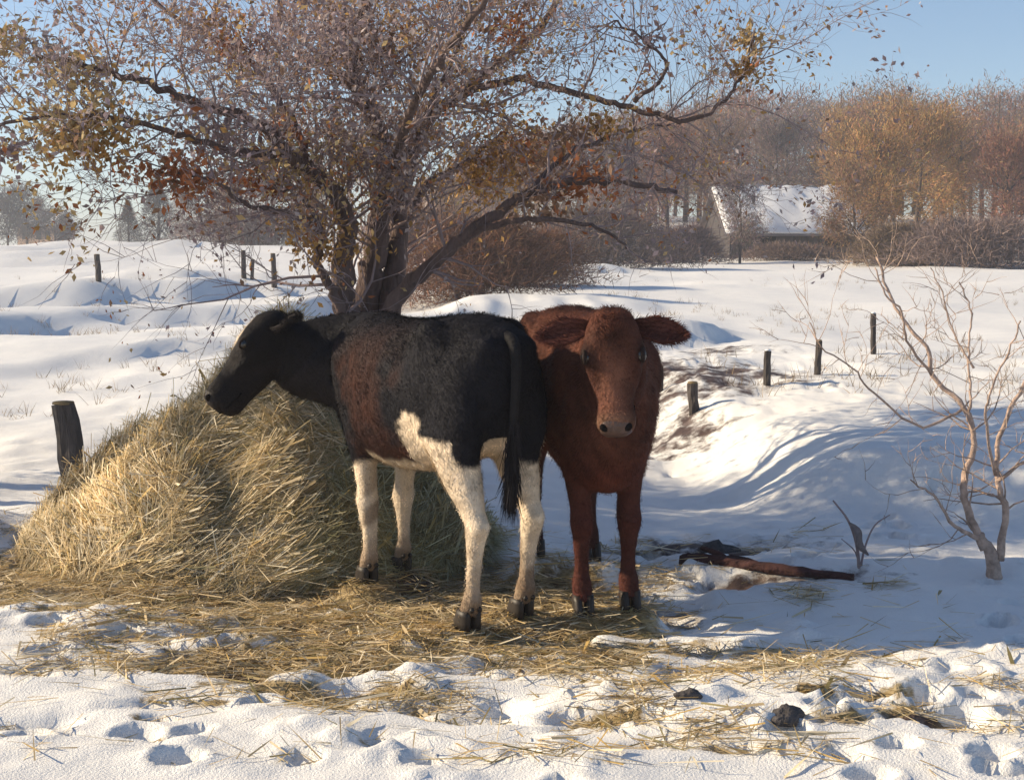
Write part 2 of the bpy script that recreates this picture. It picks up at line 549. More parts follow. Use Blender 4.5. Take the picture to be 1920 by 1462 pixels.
def head_frame(poll, d, nrm):
    d = Vector(d).normalized(); nrm = Vector(nrm); nrm = (nrm - d * nrm.dot(d)).normalized()
    return Vector(poll), d, nrm, d.cross(nrm)      # origin, axis to the muzzle, forehead normal, side


def cow(name, label, group, pos, h, feet, neck, poll, hd, hn, coat, seed, tail_path, ear_l, ear_r, fur_len=0.022, wide=1.0, deep=0.0, hs=1.0, hw_=1.1, nose=None, tuft_k=1.0):
    root = empty(name, pos, label, 'cow', group, math.atan2(h.y, h.x))
    mb = MB()
    T = [(-0.735, 1.10, 0.93, 0.06), (-0.70, 1.16, 0.84, 0.135), (-0.63, 1.205, 0.745, 0.19), (-0.52, 1.235, 0.68, 0.225), (-0.40, 1.245, 0.63, 0.245),
         (-0.25, 1.225, 0.585, 0.245), (-0.08, 1.205, 0.55, 0.262), (0.10, 1.20, 0.535, 0.268), (0.25, 1.205, 0.54, 0.25), (0.38, 1.225, 0.55, 0.222),
         (0.50, 1.215, 0.575, 0.19), (0.60, 1.16, 0.63, 0.16), (0.68, 1.07, 0.70, 0.115), (0.72, 0.99, 0.78, 0.06)]
    rings = []
    for a, zt, zb, hw in T:
        hw *= wide; zb -= deep * math.exp(-((a - 0.50) / 0.22) ** 2)
        zc = zb + (zt - zb) * 0.56
        rings.append(ring((a, 0, zc), Y, Z, hw, zt - zc, zc - zb, 28, 2.25))
    mb.loft(rings)
    for s in (1, -1):                                 # hook bones and shoulder blades swell the outline
        mb.loft([ring((-0.42 + dx, s * 0.160 * wide, 1.125), Y, Z, r, r, r, 10, 2) for dx, r in ((-0.14, 0.015), (-0.08, 0.06), (0, 0.076), (0.08, 0.06), (0.15, 0.015))])
        mb.loft([ring((0.40 + dx, s * 0.125 * wide, 0.96), Y, Z, r * 0.85, r * 1.7, r * 1.6, 12, 2) for dx, r in ((-0.14, 0.03), (-0.08, 0.095), (0.02, 0.125), (0.11, 0.09), (0.17, 0.03))])
    for k, (fx, fy) in feet.items():
        s = 1 if fy > 0 else -1
        if k[0] == 'h':
            leg_loft(mb, [(-0.50, s * 0.09, 1.10, 0.13, 0.08), (-0.515, s * 0.135, 0.98, 0.185, 0.10), (-0.53, s * 0.15, 0.84, 0.175, 0.098),
                          (-0.52 + (fx + 0.5) * 0.2, s * 0.152, 0.70, 0.150, 0.090), (-0.54 + (fx + 0.5) * 0.4, fy * 0.5 + s * 0.072, 0.58, 0.110, 0.074),
                          (-0.60 + (fx + 0.5) * 0.7, fy, 0.475, 0.066, 0.044), (-0.64 + (fx + 0.5) * 0.85, fy, 0.42, 0.064, 0.046), (-0.62 + (fx + 0.5) * 0.9, fy, 0.35, 0.047, 0.038),
                          (-0.60 + (fx + 0.5), fy, 0.25, 0.034, 0.030), (-0.59 + (fx + 0.5), fy, 0.16, 0.034, 0.030), (-0.585 + (fx + 0.5), fy, 0.115, 0.047, 0.042),
                          (-0.565 + (fx + 0.5), fy, 0.07, 0.043, 0.042), (-0.55 + (fx + 0.5), fy, 0.045, 0.045, 0.044)])
        else:
            dx = fx - 0.41
            leg_loft(mb, [(0.40, s * 0.12, 0.92, 0.13, 0.07), (0.37, s * 0.145, 0.78, 0.115, 0.072), (0.36 + dx * 0.2, s * 0.145, 0.66, 0.095, 0.068),
                          (0.385 + dx * 0.5, fy * 0.5 + s * 0.065, 0.54, 0.064, 0.052), (0.40 + dx * 0.7, fy, 0.43, 0.050, 0.046), (0.414 + dx * 0.8, fy, 0.365, 0.057, 0.053),
                          (0.408 + dx * 0.9, fy, 0.30, 0.042, 0.041), (0.405 + dx, fy, 0.22, 0.032, 0.031), (0.405 + dx, fy, 0.15, 0.033, 0.032), (0.41 + dx, fy, 0.11, 0.045, 0.043),
                          (0.425 + dx, fy, 0.07, 0.042, 0.042), (0.44 + dx, fy, 0.045, 0.045, 0.044)])
    o, d, nrm, side = head_frame(poll, hd, hn)
    # neck: rings along a curve from the chest to the poll, tall and narrow
    npts = spline([Vector(p[:3]) for p in neck], 4)
    nr = []
    for i in range(len(npts)):
        t = i / (len(npts) - 1) * (len(neck) - 1); a = min(int(t), len(neck) - 2); t -= a
        nr.append([neck[a][3 + q] * (1 - t) + neck[a + 1][3 + q] * t for q in range(2)])
    rings = []
    for i, p in enumerate(npts):
        t = (npts[min(i + 1, len(npts) - 1)] - npts[max(i - 1, 0)]).normalized()
        u = t.cross(Z) if abs(t.z) < 0.95 else t.cross(X)
        u.normalize(); w = u.cross(t)
        rings.append(ring(p, u, w, nr[i][0], nr[i][1], nr[i][1], 18, 2.1))
    mb.loft(rings)
    # head: (distance along, offset along the forehead normal, half-width, up, down)
    HD = [(-0.055, -0.02, 0.045, 0.035, 0.06), (-0.03, -0.01, 0.078, 0.060, 0.10), (0.03, 0.002, 0.100, 0.080, 0.130), (0.095, 0.0, 0.112, 0.084, 0.150), (0.15, 0.0, 0.113, 0.078, 0.155),
          (0.20, -0.004, 0.098, 0.068, 0.150), (0.25, -0.012, 0.081, 0.062, 0.138), (0.30, -0.018, 0.070, 0.060, 0.122), (0.34, -0.022, 0.068, 0.062, 0.114), (0.375, -0.024, 0.073, 0.066, 0.112),
          (0.408, -0.026, 0.076, 0.068, 0.110), (0.436, -0.032, 0.066, 0.052, 0.090), (0.448, -0.036, 0.045, 0.030, 0.06)]
    HD = [(a * hs, b * hs, hw * hs * hw_, t * hs, q * hs) for a, b, hw, t, q in HD]
    mb.loft([ring(o + d * a + nrm * b, side, nrm, hw, t, q, 18, 2.2) for a, b, hw, t, q in HD])
    for s in (1, -1):                                 # brow ridges and jaw corners
        mb.loft([ring(o + d * (0.145 * hs + dx) + side * (s * 0.094 * hs * hw_) + nrm * 0.034 * hs, side, nrm, r, r, r, 10, 2) for dx, r in ((-0.05, 0.008), (-0.03, 0.026), (0, 0.034), (0.03, 0.026), (0.05, 0.008))])
    raw = mb.mesh('raw', smooth=False)
    tmp = bpy.data.objects.new('tmp', raw); C.objects.link(tmp)
    md = tmp.modifiers.new('r', 'REMESH'); md.mode = 'VOXEL'; md.voxel_size = 0.0125; md.use_smooth_shade = True
    ms = tmp.modifiers.new('s', 'SMOOTH'); ms.factor = 0.5; ms.iterations = 4
    dg = bpy.context.evaluated_depsgraph_get()
    me = bpy.data.meshes.new_from_object(tmp.evaluated_get(dg))
    bpy.data.objects.remove(tmp); bpy.data.meshes.remove(raw)
    nv = len(me.vertices)
    co = np.empty(nv * 3, np.float32); me.vertices.foreach_get('co', co); co = co.reshape(-1, 3).astype(float)
    no = np.empty(nv * 3, np.float32); me.vertices.foreach_get('normal', no); no = no.reshape(-1, 3).astype(float)
    # a little muscle and coat unevenness
    ne = len(me.edges); ed = np.empty(ne * 2, np.int32); me.edges.foreach_get('vertices', ed); ed = ed.reshape(-1, 2)
    O_ = np.array(o); hd_ = np.linalg.norm(co - O_ - np.array(d) * 0.22, axis=1)
    wsm = (sstep(0.52, 0.66, co[:, 2]) * sstep(0.20, 0.34, hd_))[:, None] * 0.6
    deg = np.bincount(ed.ravel(), minlength=nv)[:, None]
    for _ in range(26):
        acc = np.stack([np.bincount(ed[:, 0], co[ed[:, 1], q], nv) + np.bincount(ed[:, 1], co[ed[:, 0], q], nv) for q in range(3)], 1) / deg
        co += (acc - co) * wsm
    ax = np.abs(co[:, 1])

    def swell(px_, py_, pz_, amp, sx_, sz_=None):
        g_ = np.exp(-(((co[:, 0] - px_) / sx_) ** 2 + ((ax - py_) / sx_) ** 2 + ((co[:, 2] - pz_) / (sz_ or sx_)) ** 2))
        return amp * g_
    bone = (swell(-0.41, 0.19 * wide, 1.17, 0.034, 0.055) + swell(-0.685, 0.10, 1.11, 0.026, 0.045) + swell(-0.22, 0.24 * wide, 1.09, -0.034, 0.085)
            + swell(-0.56, 0.17, 1.12, -0.016, 0.06) + swell(0.44, 0.19 * wide, 1.02, 0.016, 0.06, 0.14) + swell(0.27, 0.22 * wide, 0.92, -0.014, 0.05, 0.14)
            + swell(0.56, 0.17, 0.86, 0.018, 0.06) + swell(-0.40, 0.23, 0.74, 0.022, 0.06) + swell(-0.62, 0.22, 0.66, -0.012, 0.06)
            + swell(-0.69, 0.0, 1.17, 0.016, 0.045) + swell(-0.24, 0.2, 0.62, 0.016, 0.07))
    bone = bone + 0.0018 * np.sin((co[:, 0] + 0.12 * (co[:, 2] - 0.9)) * 2 * math.pi / 0.085) * sstep(-0.16, -0.06, co[:, 0]) * sstep(0.28, 0.20, co[:, 0]) * sstep(0.62, 0.72, co[:, 2]) * sstep(1.12, 1.0, co[:, 2])
    rh_ = (co - np.array(o)) / hs
    q0, q1, q2 = rh_ @ np.array(d), rh_ @ np.array(nrm), np.abs(rh_ @ np.array(side))

    def hsw(a_, b_, c_, amp, sa_, sb_, sc_):
        return amp * np.exp(-(((q0 - a_) / sa_) ** 2 + ((q1 - b_) / sb_) ** 2 + ((q2 - c_) / sc_) ** 2))
    bone = bone + hsw(0.23, -0.01, 0.085, 0.010, 0.06, 0.016, 0.04) + hsw(0.25, 0.035, 0.065, -0.010, 0.05, 0.02, 0.03) + hsw(0.10, 0.07, 0.075, 0.008, 0.04, 0.04, 0.03)
    bone = bone + hsw(0.06, 0.08, 0.0, -0.006, 0.05, 0.05, 0.03) + hsw(0.10, -0.12, 0.06, 0.012, 0.05, 0.04, 0.05) + hsw(0.30, -0.07, 0.07, -0.008, 0.05, 0.03, 0.03)
    co += no * bone[:, None]
    bump = 0.006 * fbm(co[:, 0] * 7 + co[:, 2] * 3, co[:, 2] * 8 + co[:, 1] * 5, seed, 3)
    co += no * bump[:, None]
    me.vertices.foreach_set('co', co.astype(np.float32).ravel())
    # head coordinates for the coat pattern
    O, Dv, Nv, Sv = (np.array(q) for q in (o, d, nrm, side))
    rel = (co - O) / hs
    hc = np.stack([rel @ Dv, rel @ Nv, rel @ Sv], 1)
    on_head = (np.abs(hc[:, 2]) < 0.15) & (hc[:, 0] > -0.02) & (hc[:, 0] < 0.6) & (np.abs(hc[:, 1]) < 0.2)
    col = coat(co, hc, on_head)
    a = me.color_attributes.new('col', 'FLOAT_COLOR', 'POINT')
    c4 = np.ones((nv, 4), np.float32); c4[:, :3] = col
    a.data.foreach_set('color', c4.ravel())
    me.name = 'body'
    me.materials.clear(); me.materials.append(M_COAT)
    me.polygons.foreach_set('use_smooth', np.ones(len(me.polygons), bool))
    body = obj('body', me, None, root)
    # coat: short hairs lying back along the body
    r2 = np.random.default_rng(seed)
    nf = 150000
    pick = r2.integers(0, nv, nf)
    P = co[pick] + r2.normal(0, 0.005, (nf, 3)); N = no[pick]
    onh = on_head[pick]
    flow = np.tile(np.array([-0.55, 0, -0.75]), (nf, 1))
    flow[onh] = Dv * 0.9
    legm = (co[pick][:, 2] < 0.55) & ~onh
    flow[legm] = (-0.1, 0, -1)
    cl = np.stack([fbm(P[:, 0] * 22 + P[:, 1] * 13 + 7 * q, P[:, 2] * 20 + P[:, 1] * 9 - 5 * q, seed + 50 + q, 2) for q in range(3)], 1)
    flow = flow + cl * 0.9 + r2.normal(0, 0.22, (nf, 3))
    flow -= N * np.sum(flow * N, 1, keepdims=True)
    flow /= np.maximum(np.linalg.norm(flow, axis=1, keepdims=True), 1e-6)
    D = flow * 0.93 + N * r2.uniform(0.15, 0.5, (nf, 1)); D /= np.linalg.norm(D, axis=1, keepdims=True)
    keep = ~((hc[pick][:, 0] > 0.42) & onh)
    Lh = r2.uniform(0.6, 1.3, nf) * fur_len
    Lh[legm | onh] *= 0.5
    hcol = col[pick] * r2.uniform(0.65, 1.45, (nf, 1)) * (1 + 0.55 * cl[:, :1])
    tuft = onh & (hc[pick][:, 0] < 0.09) & (hc[pick][:, 1] > -0.02) & (np.abs(hc[pick][:, 2]) < 0.07)
    Lh[tuft] *= tuft_k
    Vf, Ff, Cf = blades((P - N * 0.002)[keep], D[keep], N[keep], Lh[keep], np.full(keep.sum(), 0.0022), hcol[keep])
    fur = obj('fur', mesh_np('fur', Vf, Ff, Cf), M_FUR, root)
    fur['kind'] = 'stuff'
    # hooves, two toes each
    for k, (fx, fy) in feet.items():
        hb = MB()
        x0 = fx + (-0.05 if k[0] == 'h' else 0.03)
        if k[0] == 'h': x0 = -0.55 + (fx + 0.5)
        else: x0 = 0.44 + fx - 0.41
        for s in (1, -1):
            hb.loft([ring((x0 - 0.008 + dx, fy + s * 0.024, zz), X, Y, rx, 0.021, 0.021, 10, 2.4) for dx, zz, rx in ((0, 0.068, 0.040), (0.006, 0.045, 0.047), (0.014, 0.018, 0.054), (0.018, -0.012, 0.057))])
        for s in (1, -1):
            hb.loft([ring((x0 - 0.062, fy + s * 0.018, zz), X, Y, r, r, r, 6, 2) for zz, r in ((0.088, 0.006), (0.078, 0.011), (0.068, 0.007))])
        obj('hoof', hb.mesh('hoof'), M_HOOF, root)
    # ears: cupped leaves
    for s, (dirv, roll) in ((1, ear_l), (-1, ear_r)):
        e0 = o + d * 0.025 * hs + side * (s * 0.080 * hs * hw_) + nrm * 0.0
        dv = (side * (s * dirv[0]) + nrm * dirv[1] + d * dirv[2]).normalized()
        wv = (d * math.cos(roll) + nrm * math.sin(roll)); wv = (wv - dv * wv.dot(dv)).normalized()
        cup = dv.cross(wv)
        if cup.dot(nrm) < 0: cup = -cup
        eb = MB(); rings = []
        for t, wd in ((0, 0.024), (0.14, 0.034), (0.32, 0.052), (0.52, 0.060), (0.72, 0.050), (0.88, 0.030), (1.0, 0.006)):
            c = e0 + dv * (0.205 * hs * t) - d * (-0.012 * t)
            outer, inner = [], []
            for q in np.linspace(-1, 1, 7):
                depth = (1 - q * q) * 0.030 * (1 - 0.5 * t)
                outer.append(c + wv * (q * wd) - cup * (depth + 0.006)); inner.append(c + wv * (q * wd * 0.94) - cup * (depth - 0.004))
            rings.append(outer + inner[::-1])
        eb.loft(rings)
        em = eb.mesh('ear', colors=True)
        ca = em.color_attributes['col']
        cc = np.ones((len(em.vertices), 4), np.float32); base = np.array(coat.ear)
        for vi in range(len(em.vertices)):
            cc[vi, :3] = base * (1.5 if vi % 14 >= 7 else 1.0)
        ca.data.foreach_set('color', cc.ravel())
        ear = obj('ear', em, M_COAT, root)
        # ear fringe
        n_e = 2600
        vv = np.array([v.co[:] for v in em.vertices]); pk = r2.integers(0, len(vv) - 14, n_e)
        tt = r2.random((n_e, 1)); Pe = vv[pk] * (1 - tt) + vv[pk + 14] * tt
        De = np.tile(np.array(dv) * 0.8, (n_e, 1)) + r2.normal(0, 0.45, (n_e, 3)); De /= np.linalg.norm(De, axis=1, keepdims=True)
        Ve, Fe, Ce = blades(Pe, De, np.tile(np.array(cup), (n_e, 1)), r2.uniform(0.012, 0.035, n_e), np.full(n_e, 0.0022), base * r2.uniform(0.7, 1.6, (n_e, 1)))
        ef = obj('fringe', mesh_np('fringe', Ve, Fe, Ce), M_FUR, ear); ef['kind'] = 'stuff'
    # eyes, nose pad with nostrils
    for s in (1, -1):
        c = o + (d * 0.158 + side * (s * 0.104 * hw_) + nrm * 0.044) * hs
        eb = MB(); eb.loft([ring(c + side * (s * q), d, nrm, r, r * 0.8, r * 0.8, 12, 2) for q, r in ((-0.012, 0.026), (0.004, 0.027), (0.013, 0.020), (0.018, 0.007))])
        ey = obj('eye', eb.mesh('eye'), M_EYE, root)
        lb = MB(); lp = []
        for q in np.linspace(-0.25, math.pi + 0.25, 9):
            lp.append(c + side * (s * 0.004) + d * (-math.cos(q) * 0.026) + nrm * (math.sin(q) * 0.021))
        lb.tube(lp, [0.004, 0.007, 0.008, 0.009, 0.009, 0.009, 0.008, 0.007, 0.004], 6)
        obj('eyelid', lb.mesh('eyelid'), M_LID, ey)
    nb = MB()
    nb.loft([ring(o + (d * a + nrm * b) * hs, side, nrm, hw * hs * hw_, t * hs, q * hs, 16, 2.3) for a, b, hw, t, q in
             ((0.385, -0.020, 0.062, 0.056, 0.010), (0.416, -0.023, 0.066, 0.062, 0.030), (0.442, -0.030, 0.058, 0.052, 0.044), (0.454, -0.034, 0.040, 0.032, 0.034))])
    np_ = obj('muzzle', nb.mesh('muzzle'), nose or M_NOSE, root)
    for s in (1, -1):
        ns = MB(); ns.loft([ring(o + (d * (0.428 + dx) + side * (s * 0.040 * hw_) + nrm * 0.010) * hs, (side + nrm * (0.9 * s)).normalized(), (nrm - side * (0.9 * s)).normalized(), r * 1.75, r * 0.85, r * 0.85, 8, 2) for dx, r in ((-0.018, 0.006), (-0.006, 0.015), (0.006, 0.016), (0.016, 0.008))])
        obj('nostril', ns.mesh('nostril'), M_NOSTRIL, np_)
    mo = MB(); mp_ = []
    for t in np.linspace(-1, 1, 13):
        aa = 0.452 - 0.125 * abs(t) ** 1.8
        mp_.append(o + (d * aa + side * (math.copysign(min(abs(t) * 1.6, 1) ** 0.8, t) * 0.0705 * hw_) - nrm * (0.068 + 0.012 * abs(t))) * hs)
    mo.tube(mp_, [0.0045] * 13, 5)
    obj('mouth', mo.mesh('mouth'), M_NOSTRIL, root)
    # tail with a switch
    tb = MB(); tp = spline(tail_path, 6); n_t = len(tp)
    tb.tube(tp, [0.028 - 0.018 * i / (n_t - 1) for i in range(n_t)], 8)
    tm = tb.mesh('tail', colors=True)
    ca = tm.color_attributes['col']; cc = np.ones((len(tm.vertices), 4), np.float32); cc[:, :3] = coat.tail
    ca.data.foreach_set('color', cc.ravel())
    tail = obj('tail', tm, M_COAT, root)
    n_s = 1500
    path = np.array([p[:] for p in tp]); k0 = r2.integers(int(n_t * 0.62), n_t, n_s)
    Ps = path[k0] + r2.normal(0, 0.010, (n_s, 3)); Ds = np.tile(np.array([0, 0, -1.0]), (n_s, 1)) + r2.normal(0, 0.14, (n_s, 3)); Ds /= np.linalg.norm(Ds, axis=1, keepdims=True)
    Vs, Fs, Cs = blades(Ps, Ds, r2.normal(0, 1, (n_s, 3)), r2.uniform(0.06, 0.17, n_s), np.full(n_s, 0.003), np.array(coat.switch) * r2.uniform(0.6, 1.5, (n_s, 1)))
    sw = obj('switch', mesh_np('switch', Vs, Fs, Cs), M_FUR, tail); sw['kind'] = 'stuff'
    return root


def mixc(a, b, f):
    return a * (1 - f[:, None]) + np.asarray(b) * f[:, None]


def coat_black(co, hc, onh):
    n1 = fbm(co[:, 0] * 5 + 3, co[:, 2] * 5 + co[:, 1] * 3, 5, 4); n2 = fbm(co[:, 0] * 9, co[:, 2] * 9 + co[:, 1] * 6, 9, 3)
    x, y, z = co.T
    c = np.tile(np.array([0.010, 0.010, 0.014]), (len(co), 1))
    red = sstep(-0.08, 0.16, 0.27 - np.abs(x - 0.04) + 0.26 * n1 + 0.10 * n2) * sstep(0.55, 0.62, z) * sstep(1.22, 1.02, z + 0.06 * n2)
    c = mixc(c, (0.046, 0.018, 0.013), red * np.clip(0.75 + 0.5 * n2, 0, 1))
    throat = sstep(0.15, 0.0, np.hypot(x - 0.62, (z - 0.78) * 0.8) - 0.10 + 0.06 * n1)
    c = mixc(c, (0.035, 0.028, 0.026), throat * 0.6)
    cream = np.array([0.66, 0.55, 0.42])
    hind = sstep(0.012, -0.012, z - (0.74 + 0.05 * n1 - 0.10 * (x < -0.62))) * (x < -0.28)
    belly = sstep(0.02, -0.01, z - (0.60 + 0.03 * n1)) * (np.abs(x + 0.02) < 0.27) * (x < 0.22)
    flank = sstep(0.012, -0.012, np.hypot((x + 0.30 + 0.35 * (z - 0.72)) / 0.85, (z - 0.70) * 0.8) - 0.105 + 0.10 * n1 + 0.03 * n2) * (y > 0)
    hind = np.maximum(hind, flank)
    fore = sstep(0.012, -0.012, z - (0.55 + 0.05 * n1)) * (x >= 0.22)
    w = np.clip(np.maximum(np.maximum(hind, belly), fore), 0, 1)
    w = np.where(onh, 0, w)
    c = mixc(c, cream, w)
    shade = sstep(0.10, -0.10, z - 0.20 + 0.06 * n2)  # lower legs browner towards the hooves
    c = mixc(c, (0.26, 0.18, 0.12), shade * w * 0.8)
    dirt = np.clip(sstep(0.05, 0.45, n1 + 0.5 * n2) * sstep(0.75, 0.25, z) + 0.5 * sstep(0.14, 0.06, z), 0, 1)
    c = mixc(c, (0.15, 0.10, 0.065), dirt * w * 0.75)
    c = np.where(onh[:, None], np.array([0.013, 0.011, 0.012]) * (1 + 0.4 * n2[:, None]), c)
    star_lit_edge = onh * sstep(0.085, 0.04, np.hypot((hc[:, 0] - 0.11) * 0.8, hc[:, 2] * 1.5) + 0.02 * n2) * (hc[:, 1] > 0.03)  # white forehead mark, enlarged so its colour gives the sunlit edge
    c = mixc(c, cream, star_lit_edge)
    return np.clip(c, 0.003, 1)


coat_black.ear = (0.026, 0.022, 0.022); coat_black.tail = (0.014, 0.013, 0.014); coat_black.switch = (0.02, 0.018, 0.02)


def coat_brown(co, hc, onh):
    n1 = fbm(co[:, 0] * 6 + 7, co[:, 2] * 5 + co[:, 1] * 4, 15, 4); n2 = fbm(co[:, 1] * 12, co[:, 2] * 9 + co[:, 0] * 6, 19, 3)
    x, y, z = co.T
    c = np.tile(np.array([0.096, 0.036, 0.023]), (len(co), 1)) * (1 + 0.6 * n1[:, None] + 0.25 * n2[:, None])
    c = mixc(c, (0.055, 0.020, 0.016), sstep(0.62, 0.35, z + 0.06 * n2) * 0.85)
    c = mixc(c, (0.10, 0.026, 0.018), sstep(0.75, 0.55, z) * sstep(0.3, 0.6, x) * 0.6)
    face = onh * sstep(0.075, 0.02, np.abs(hc[:, 2]) + 0.02 * n2) * (hc[:, 1] > 0.0) * sstep(0.10, 0.26, hc[:, 0])
    c = mixc(c, (0.20, 0.085, 0.054), face * np.clip(0.6 + 0.5 * n2, 0, 1))
    sideface = onh * sstep(0.06, 0.09, np.abs(hc[:, 2])) * sstep(0.12, 0.2, hc[:, 0])
    c = mixc(c, (0.050, 0.018, 0.013), sideface * 0.6)
    muz = onh * sstep(0.36, 0.41, hc[:, 0])
    c = mixc(c, (0.21, 0.115, 0.074), muz * np.clip(0.6 + 0.5 * n2, 0, 1))
    sock = onh * np.exp(-(((hc[:, 0] - 0.155) / 0.05) ** 2 + ((np.abs(hc[:, 2]) - 0.118) / 0.035) ** 2 + ((hc[:, 1] - 0.04) / 0.05) ** 2))
    c = mixc(c, (0.022, 0.010, 0.008), np.clip(sock * 1.2, 0, 0.9))
    chin = onh * sstep(-0.03, -0.07, hc[:, 1]) * sstep(0.33, 0.40, hc[:, 0])
    c = mixc(c, (0.035, 0.018, 0.014), chin * 0.85)
    poll = onh * sstep(0.08, 0.0, hc[:, 0])
    c = mixc(c, (0.11, 0.036, 0.022), poll * 0.5)
    return np.clip(c, 0.004, 1)


coat_brown.ear = (0.070, 0.024, 0.018); coat_brown.tail = (0.12, 0.045, 0.025); coat_brown.switch = (0.07, 0.035, 0.025)

CATTLE = 'cattle at the hay'
cow('black_cow', 'black and white cow seen from behind, head turned left over the hay', CATTLE, BLACK_POS, BLACK_H, BLACK_FEET,
    [(0.36, 0.0, 0.95, 0.15, 0.26), (0.54, 0.02, 0.975, 0.155, 0.25), (0.67, 0.11, 0.985, 0.145, 0.225), (0.745, 0.22, 0.995, 0.135, 0.192), (0.78, 0.32, 1.02, 0.11, 0.145)],
    to_local(BLACK_POS, BLACK_H, (-1.115, 6.60, 1.165)), dir_local(BLACK_H, (-0.30, -0.10, -0.37)), dir_local(BLACK_H, (-0.7, -0.15, 0.5)), coat_black, 3,
    [(-0.66, 0, 1.16), (-0.738, 0, 1.13), (-0.765, 0.005, 1.02), (-0.76, 0.012, 0.85), (-0.755, 0.02, 0.68), (-0.755, 0.022, 0.56)],
    ((0.62, -0.35, -0.70), 0.9), ((0.85, -0.2, -0.55), 0.3), wide=1.04, hs=1.08, hw_=1.06, fur_len=0.016)
cow('brown_cow', 'red-brown cow facing us beside the black cow, ears held out', CATTLE, BROWN_POS, BROWN_H, BROWN_FEET,
    [(0.40, 0.0, 0.94, 0.165, 0.26), (0.56, 0.0, 0.99, 0.15, 0.23), (0.68, -0.01, 1.04, 0.13, 0.19), (0.76, -0.02, 1.07, 0.115, 0.145), (0.80, -0.02, 1.06, 0.095, 0.11)],
    (0.80, -0.05, 1.225), (0.30, -0.02, -0.94), (0.94, -0.20, 0.28), coat_brown, 4,
    [(-0.66, 0, 1.16), (-0.738, 0, 1.13), (-0.765, 0.005, 1.02), (-0.76, 0.012, 0.85), (-0.755, 0.02, 0.68), (-0.755, 0.022, 0.56)],
    ((0.98, -0.10, 0.06), 0.25), ((0.98, -0.10, 0.14), 0.25), wide=1.04, deep=0.09, hs=1.0, hw_=1.03, fur_len=0.018, tuft_k=2.4,
    nose=mat('tan_nose', (0.085, 0.050, 0.042), 0.38, 0.5, 26, 0.004, 110, spec=0.45))

# ------------------------------------------------------------------ hay pile and straw
HAYC = (-1.20, 7.42)


def hay_h(x, y):
    """height of the heap above the ground"""
    dx = x - HAYC[0]; dy = y - HAYC[1]
    rx = np.where(dx < 0, 1.40, 1.10); ry = np.where(dy < 0, 1.10, 1.2)
    q = np.sqrt((dx / rx) ** 2 + (dy / ry) ** 2)
    a = np.clip(1 - q, 0, 1)
    h = 1.18 * (a ** 0.92) * (1 - 0.12 * (1 - a))
    h = h + (0.15 * fbm(x * 1.6, y * 1.6, 101, 3) - 0.02) * sstep(0.02, 0.35, a) * (1 - 0.75 * sstep(0.7, 0.95, a)) + 0.10 * fbm(x * 3.4, y * 3.4, 103, 3) * sstep(0, 0.25, a) + 0.05 * fbm(x * 7, y * 7, 105, 3) * sstep(0, 0.2, a)
    return np.where(a > 0, np.maximum(h, 0), 0)


hay = empty('hay_pile', (HAYC[0], HAYC[1], 0), 'big tan heap of loose hay in front of the black cow', 'hay')
n_r, n_a = 46, 110
V, Fh = [], []
for i in range(n_r + 1):
    q = i / n_r
    for j in range(n_a):
        a = 2 * math.pi * j / n_a
        xx = HAYC[0] + math.cos(a) * q * (1.40 if math.cos(a) < 0 else 1.10); yy = HAYC[1] + math.sin(a) * q * (1.10 if math.sin(a) < 0 else 1.2)
        V.append((xx - HAYC[0], yy - HAYC[1]))
V = np.array(V); wx, wy = V[:, 0] + HAYC[0], V[:, 1] + HAYC[1]
hz = hay_h(wx, wy) - 0.03
Vh = np.stack([V[:, 0], V[:, 1], hz - 0.05 * (hz < 0.02)], 1)
for i in range(n_r):
    for j in range(n_a):
        Fh.append((i * n_a + j, (i + 1) * n_a + j, (i + 1) * n_a + (j + 1) % n_a, i * n_a + (j + 1) % n_a))
obj('heap', mesh_np('heap', Vh, np.array(Fh), smooth=True), M_HAYCORE, hay)

HAYCOL = np.array([(0.58, 0.45, 0.26), (0.68, 0.56, 0.36), (0.46, 0.34, 0.17), (0.32, 0.25, 0.11), (0.20, 0.17, 0.075), (0.74, 0.65, 0.47), (0.50, 0.34, 0.12)])


def straw_colors(n, r, w):
    c = HAYCOL[r.choice(len(HAYCOL), n, p=np.array(w) / sum(w))]
    return c * r.uniform(0.75, 1.25, (n, 1))


rh = np.random.default_rng(21)
N = 92000
q = np.sqrt(rh.random(N)) * 0.99; a = rh.uniform(0, 2 * math.pi, N)
ca, sa = np.cos(a), np.sin(a)
hx = HAYC[0] + ca * q * np.where(ca < 0, 1.42, 1.13); hy = HAYC[1] + sa * q * np.where(sa < 0, 1.13, 1.2)
hh = hay_h(hx, hy); e = 0.03
gxn = (hay_h(hx + e, hy) - hay_h(hx - e, hy)) / (2 * e); gyn = (hay_h(hx, hy + e) - hay_h(hx, hy - e)) / (2 * e)
Nn = np.stack([-gxn, -gyn, np.ones(N)], 1); Nn /= np.linalg.norm(Nn, axis=1, keepdims=True)
down = np.stack([ca * 0.9 - 0.35, sa * 0.9 - 0.15, np.zeros(N)], 1)
lock = fbm(hx * 3.0, hy * 3.0, 111, 2)[:, None]
D = down + np.stack([-sa, ca, np.zeros(N)], 1) * lock * 3.4 + rh.normal(0, 0.85, (N, 3))
D -= Nn * np.sum(D * Nn, 1, keepdims=True)
D /= np.linalg.norm(D, axis=1, keepdims=True)
D = D + Nn * rh.normal(0.12, 0.24, (N, 1)); D /= np.linalg.norm(D, axis=1, keepdims=True)
Lh = rh.uniform(0.10, 0.42, N); W = rh.uniform(0.002, 0.005, N); W[:4500] = rh.uniform(0.007, 0.016, 4500)
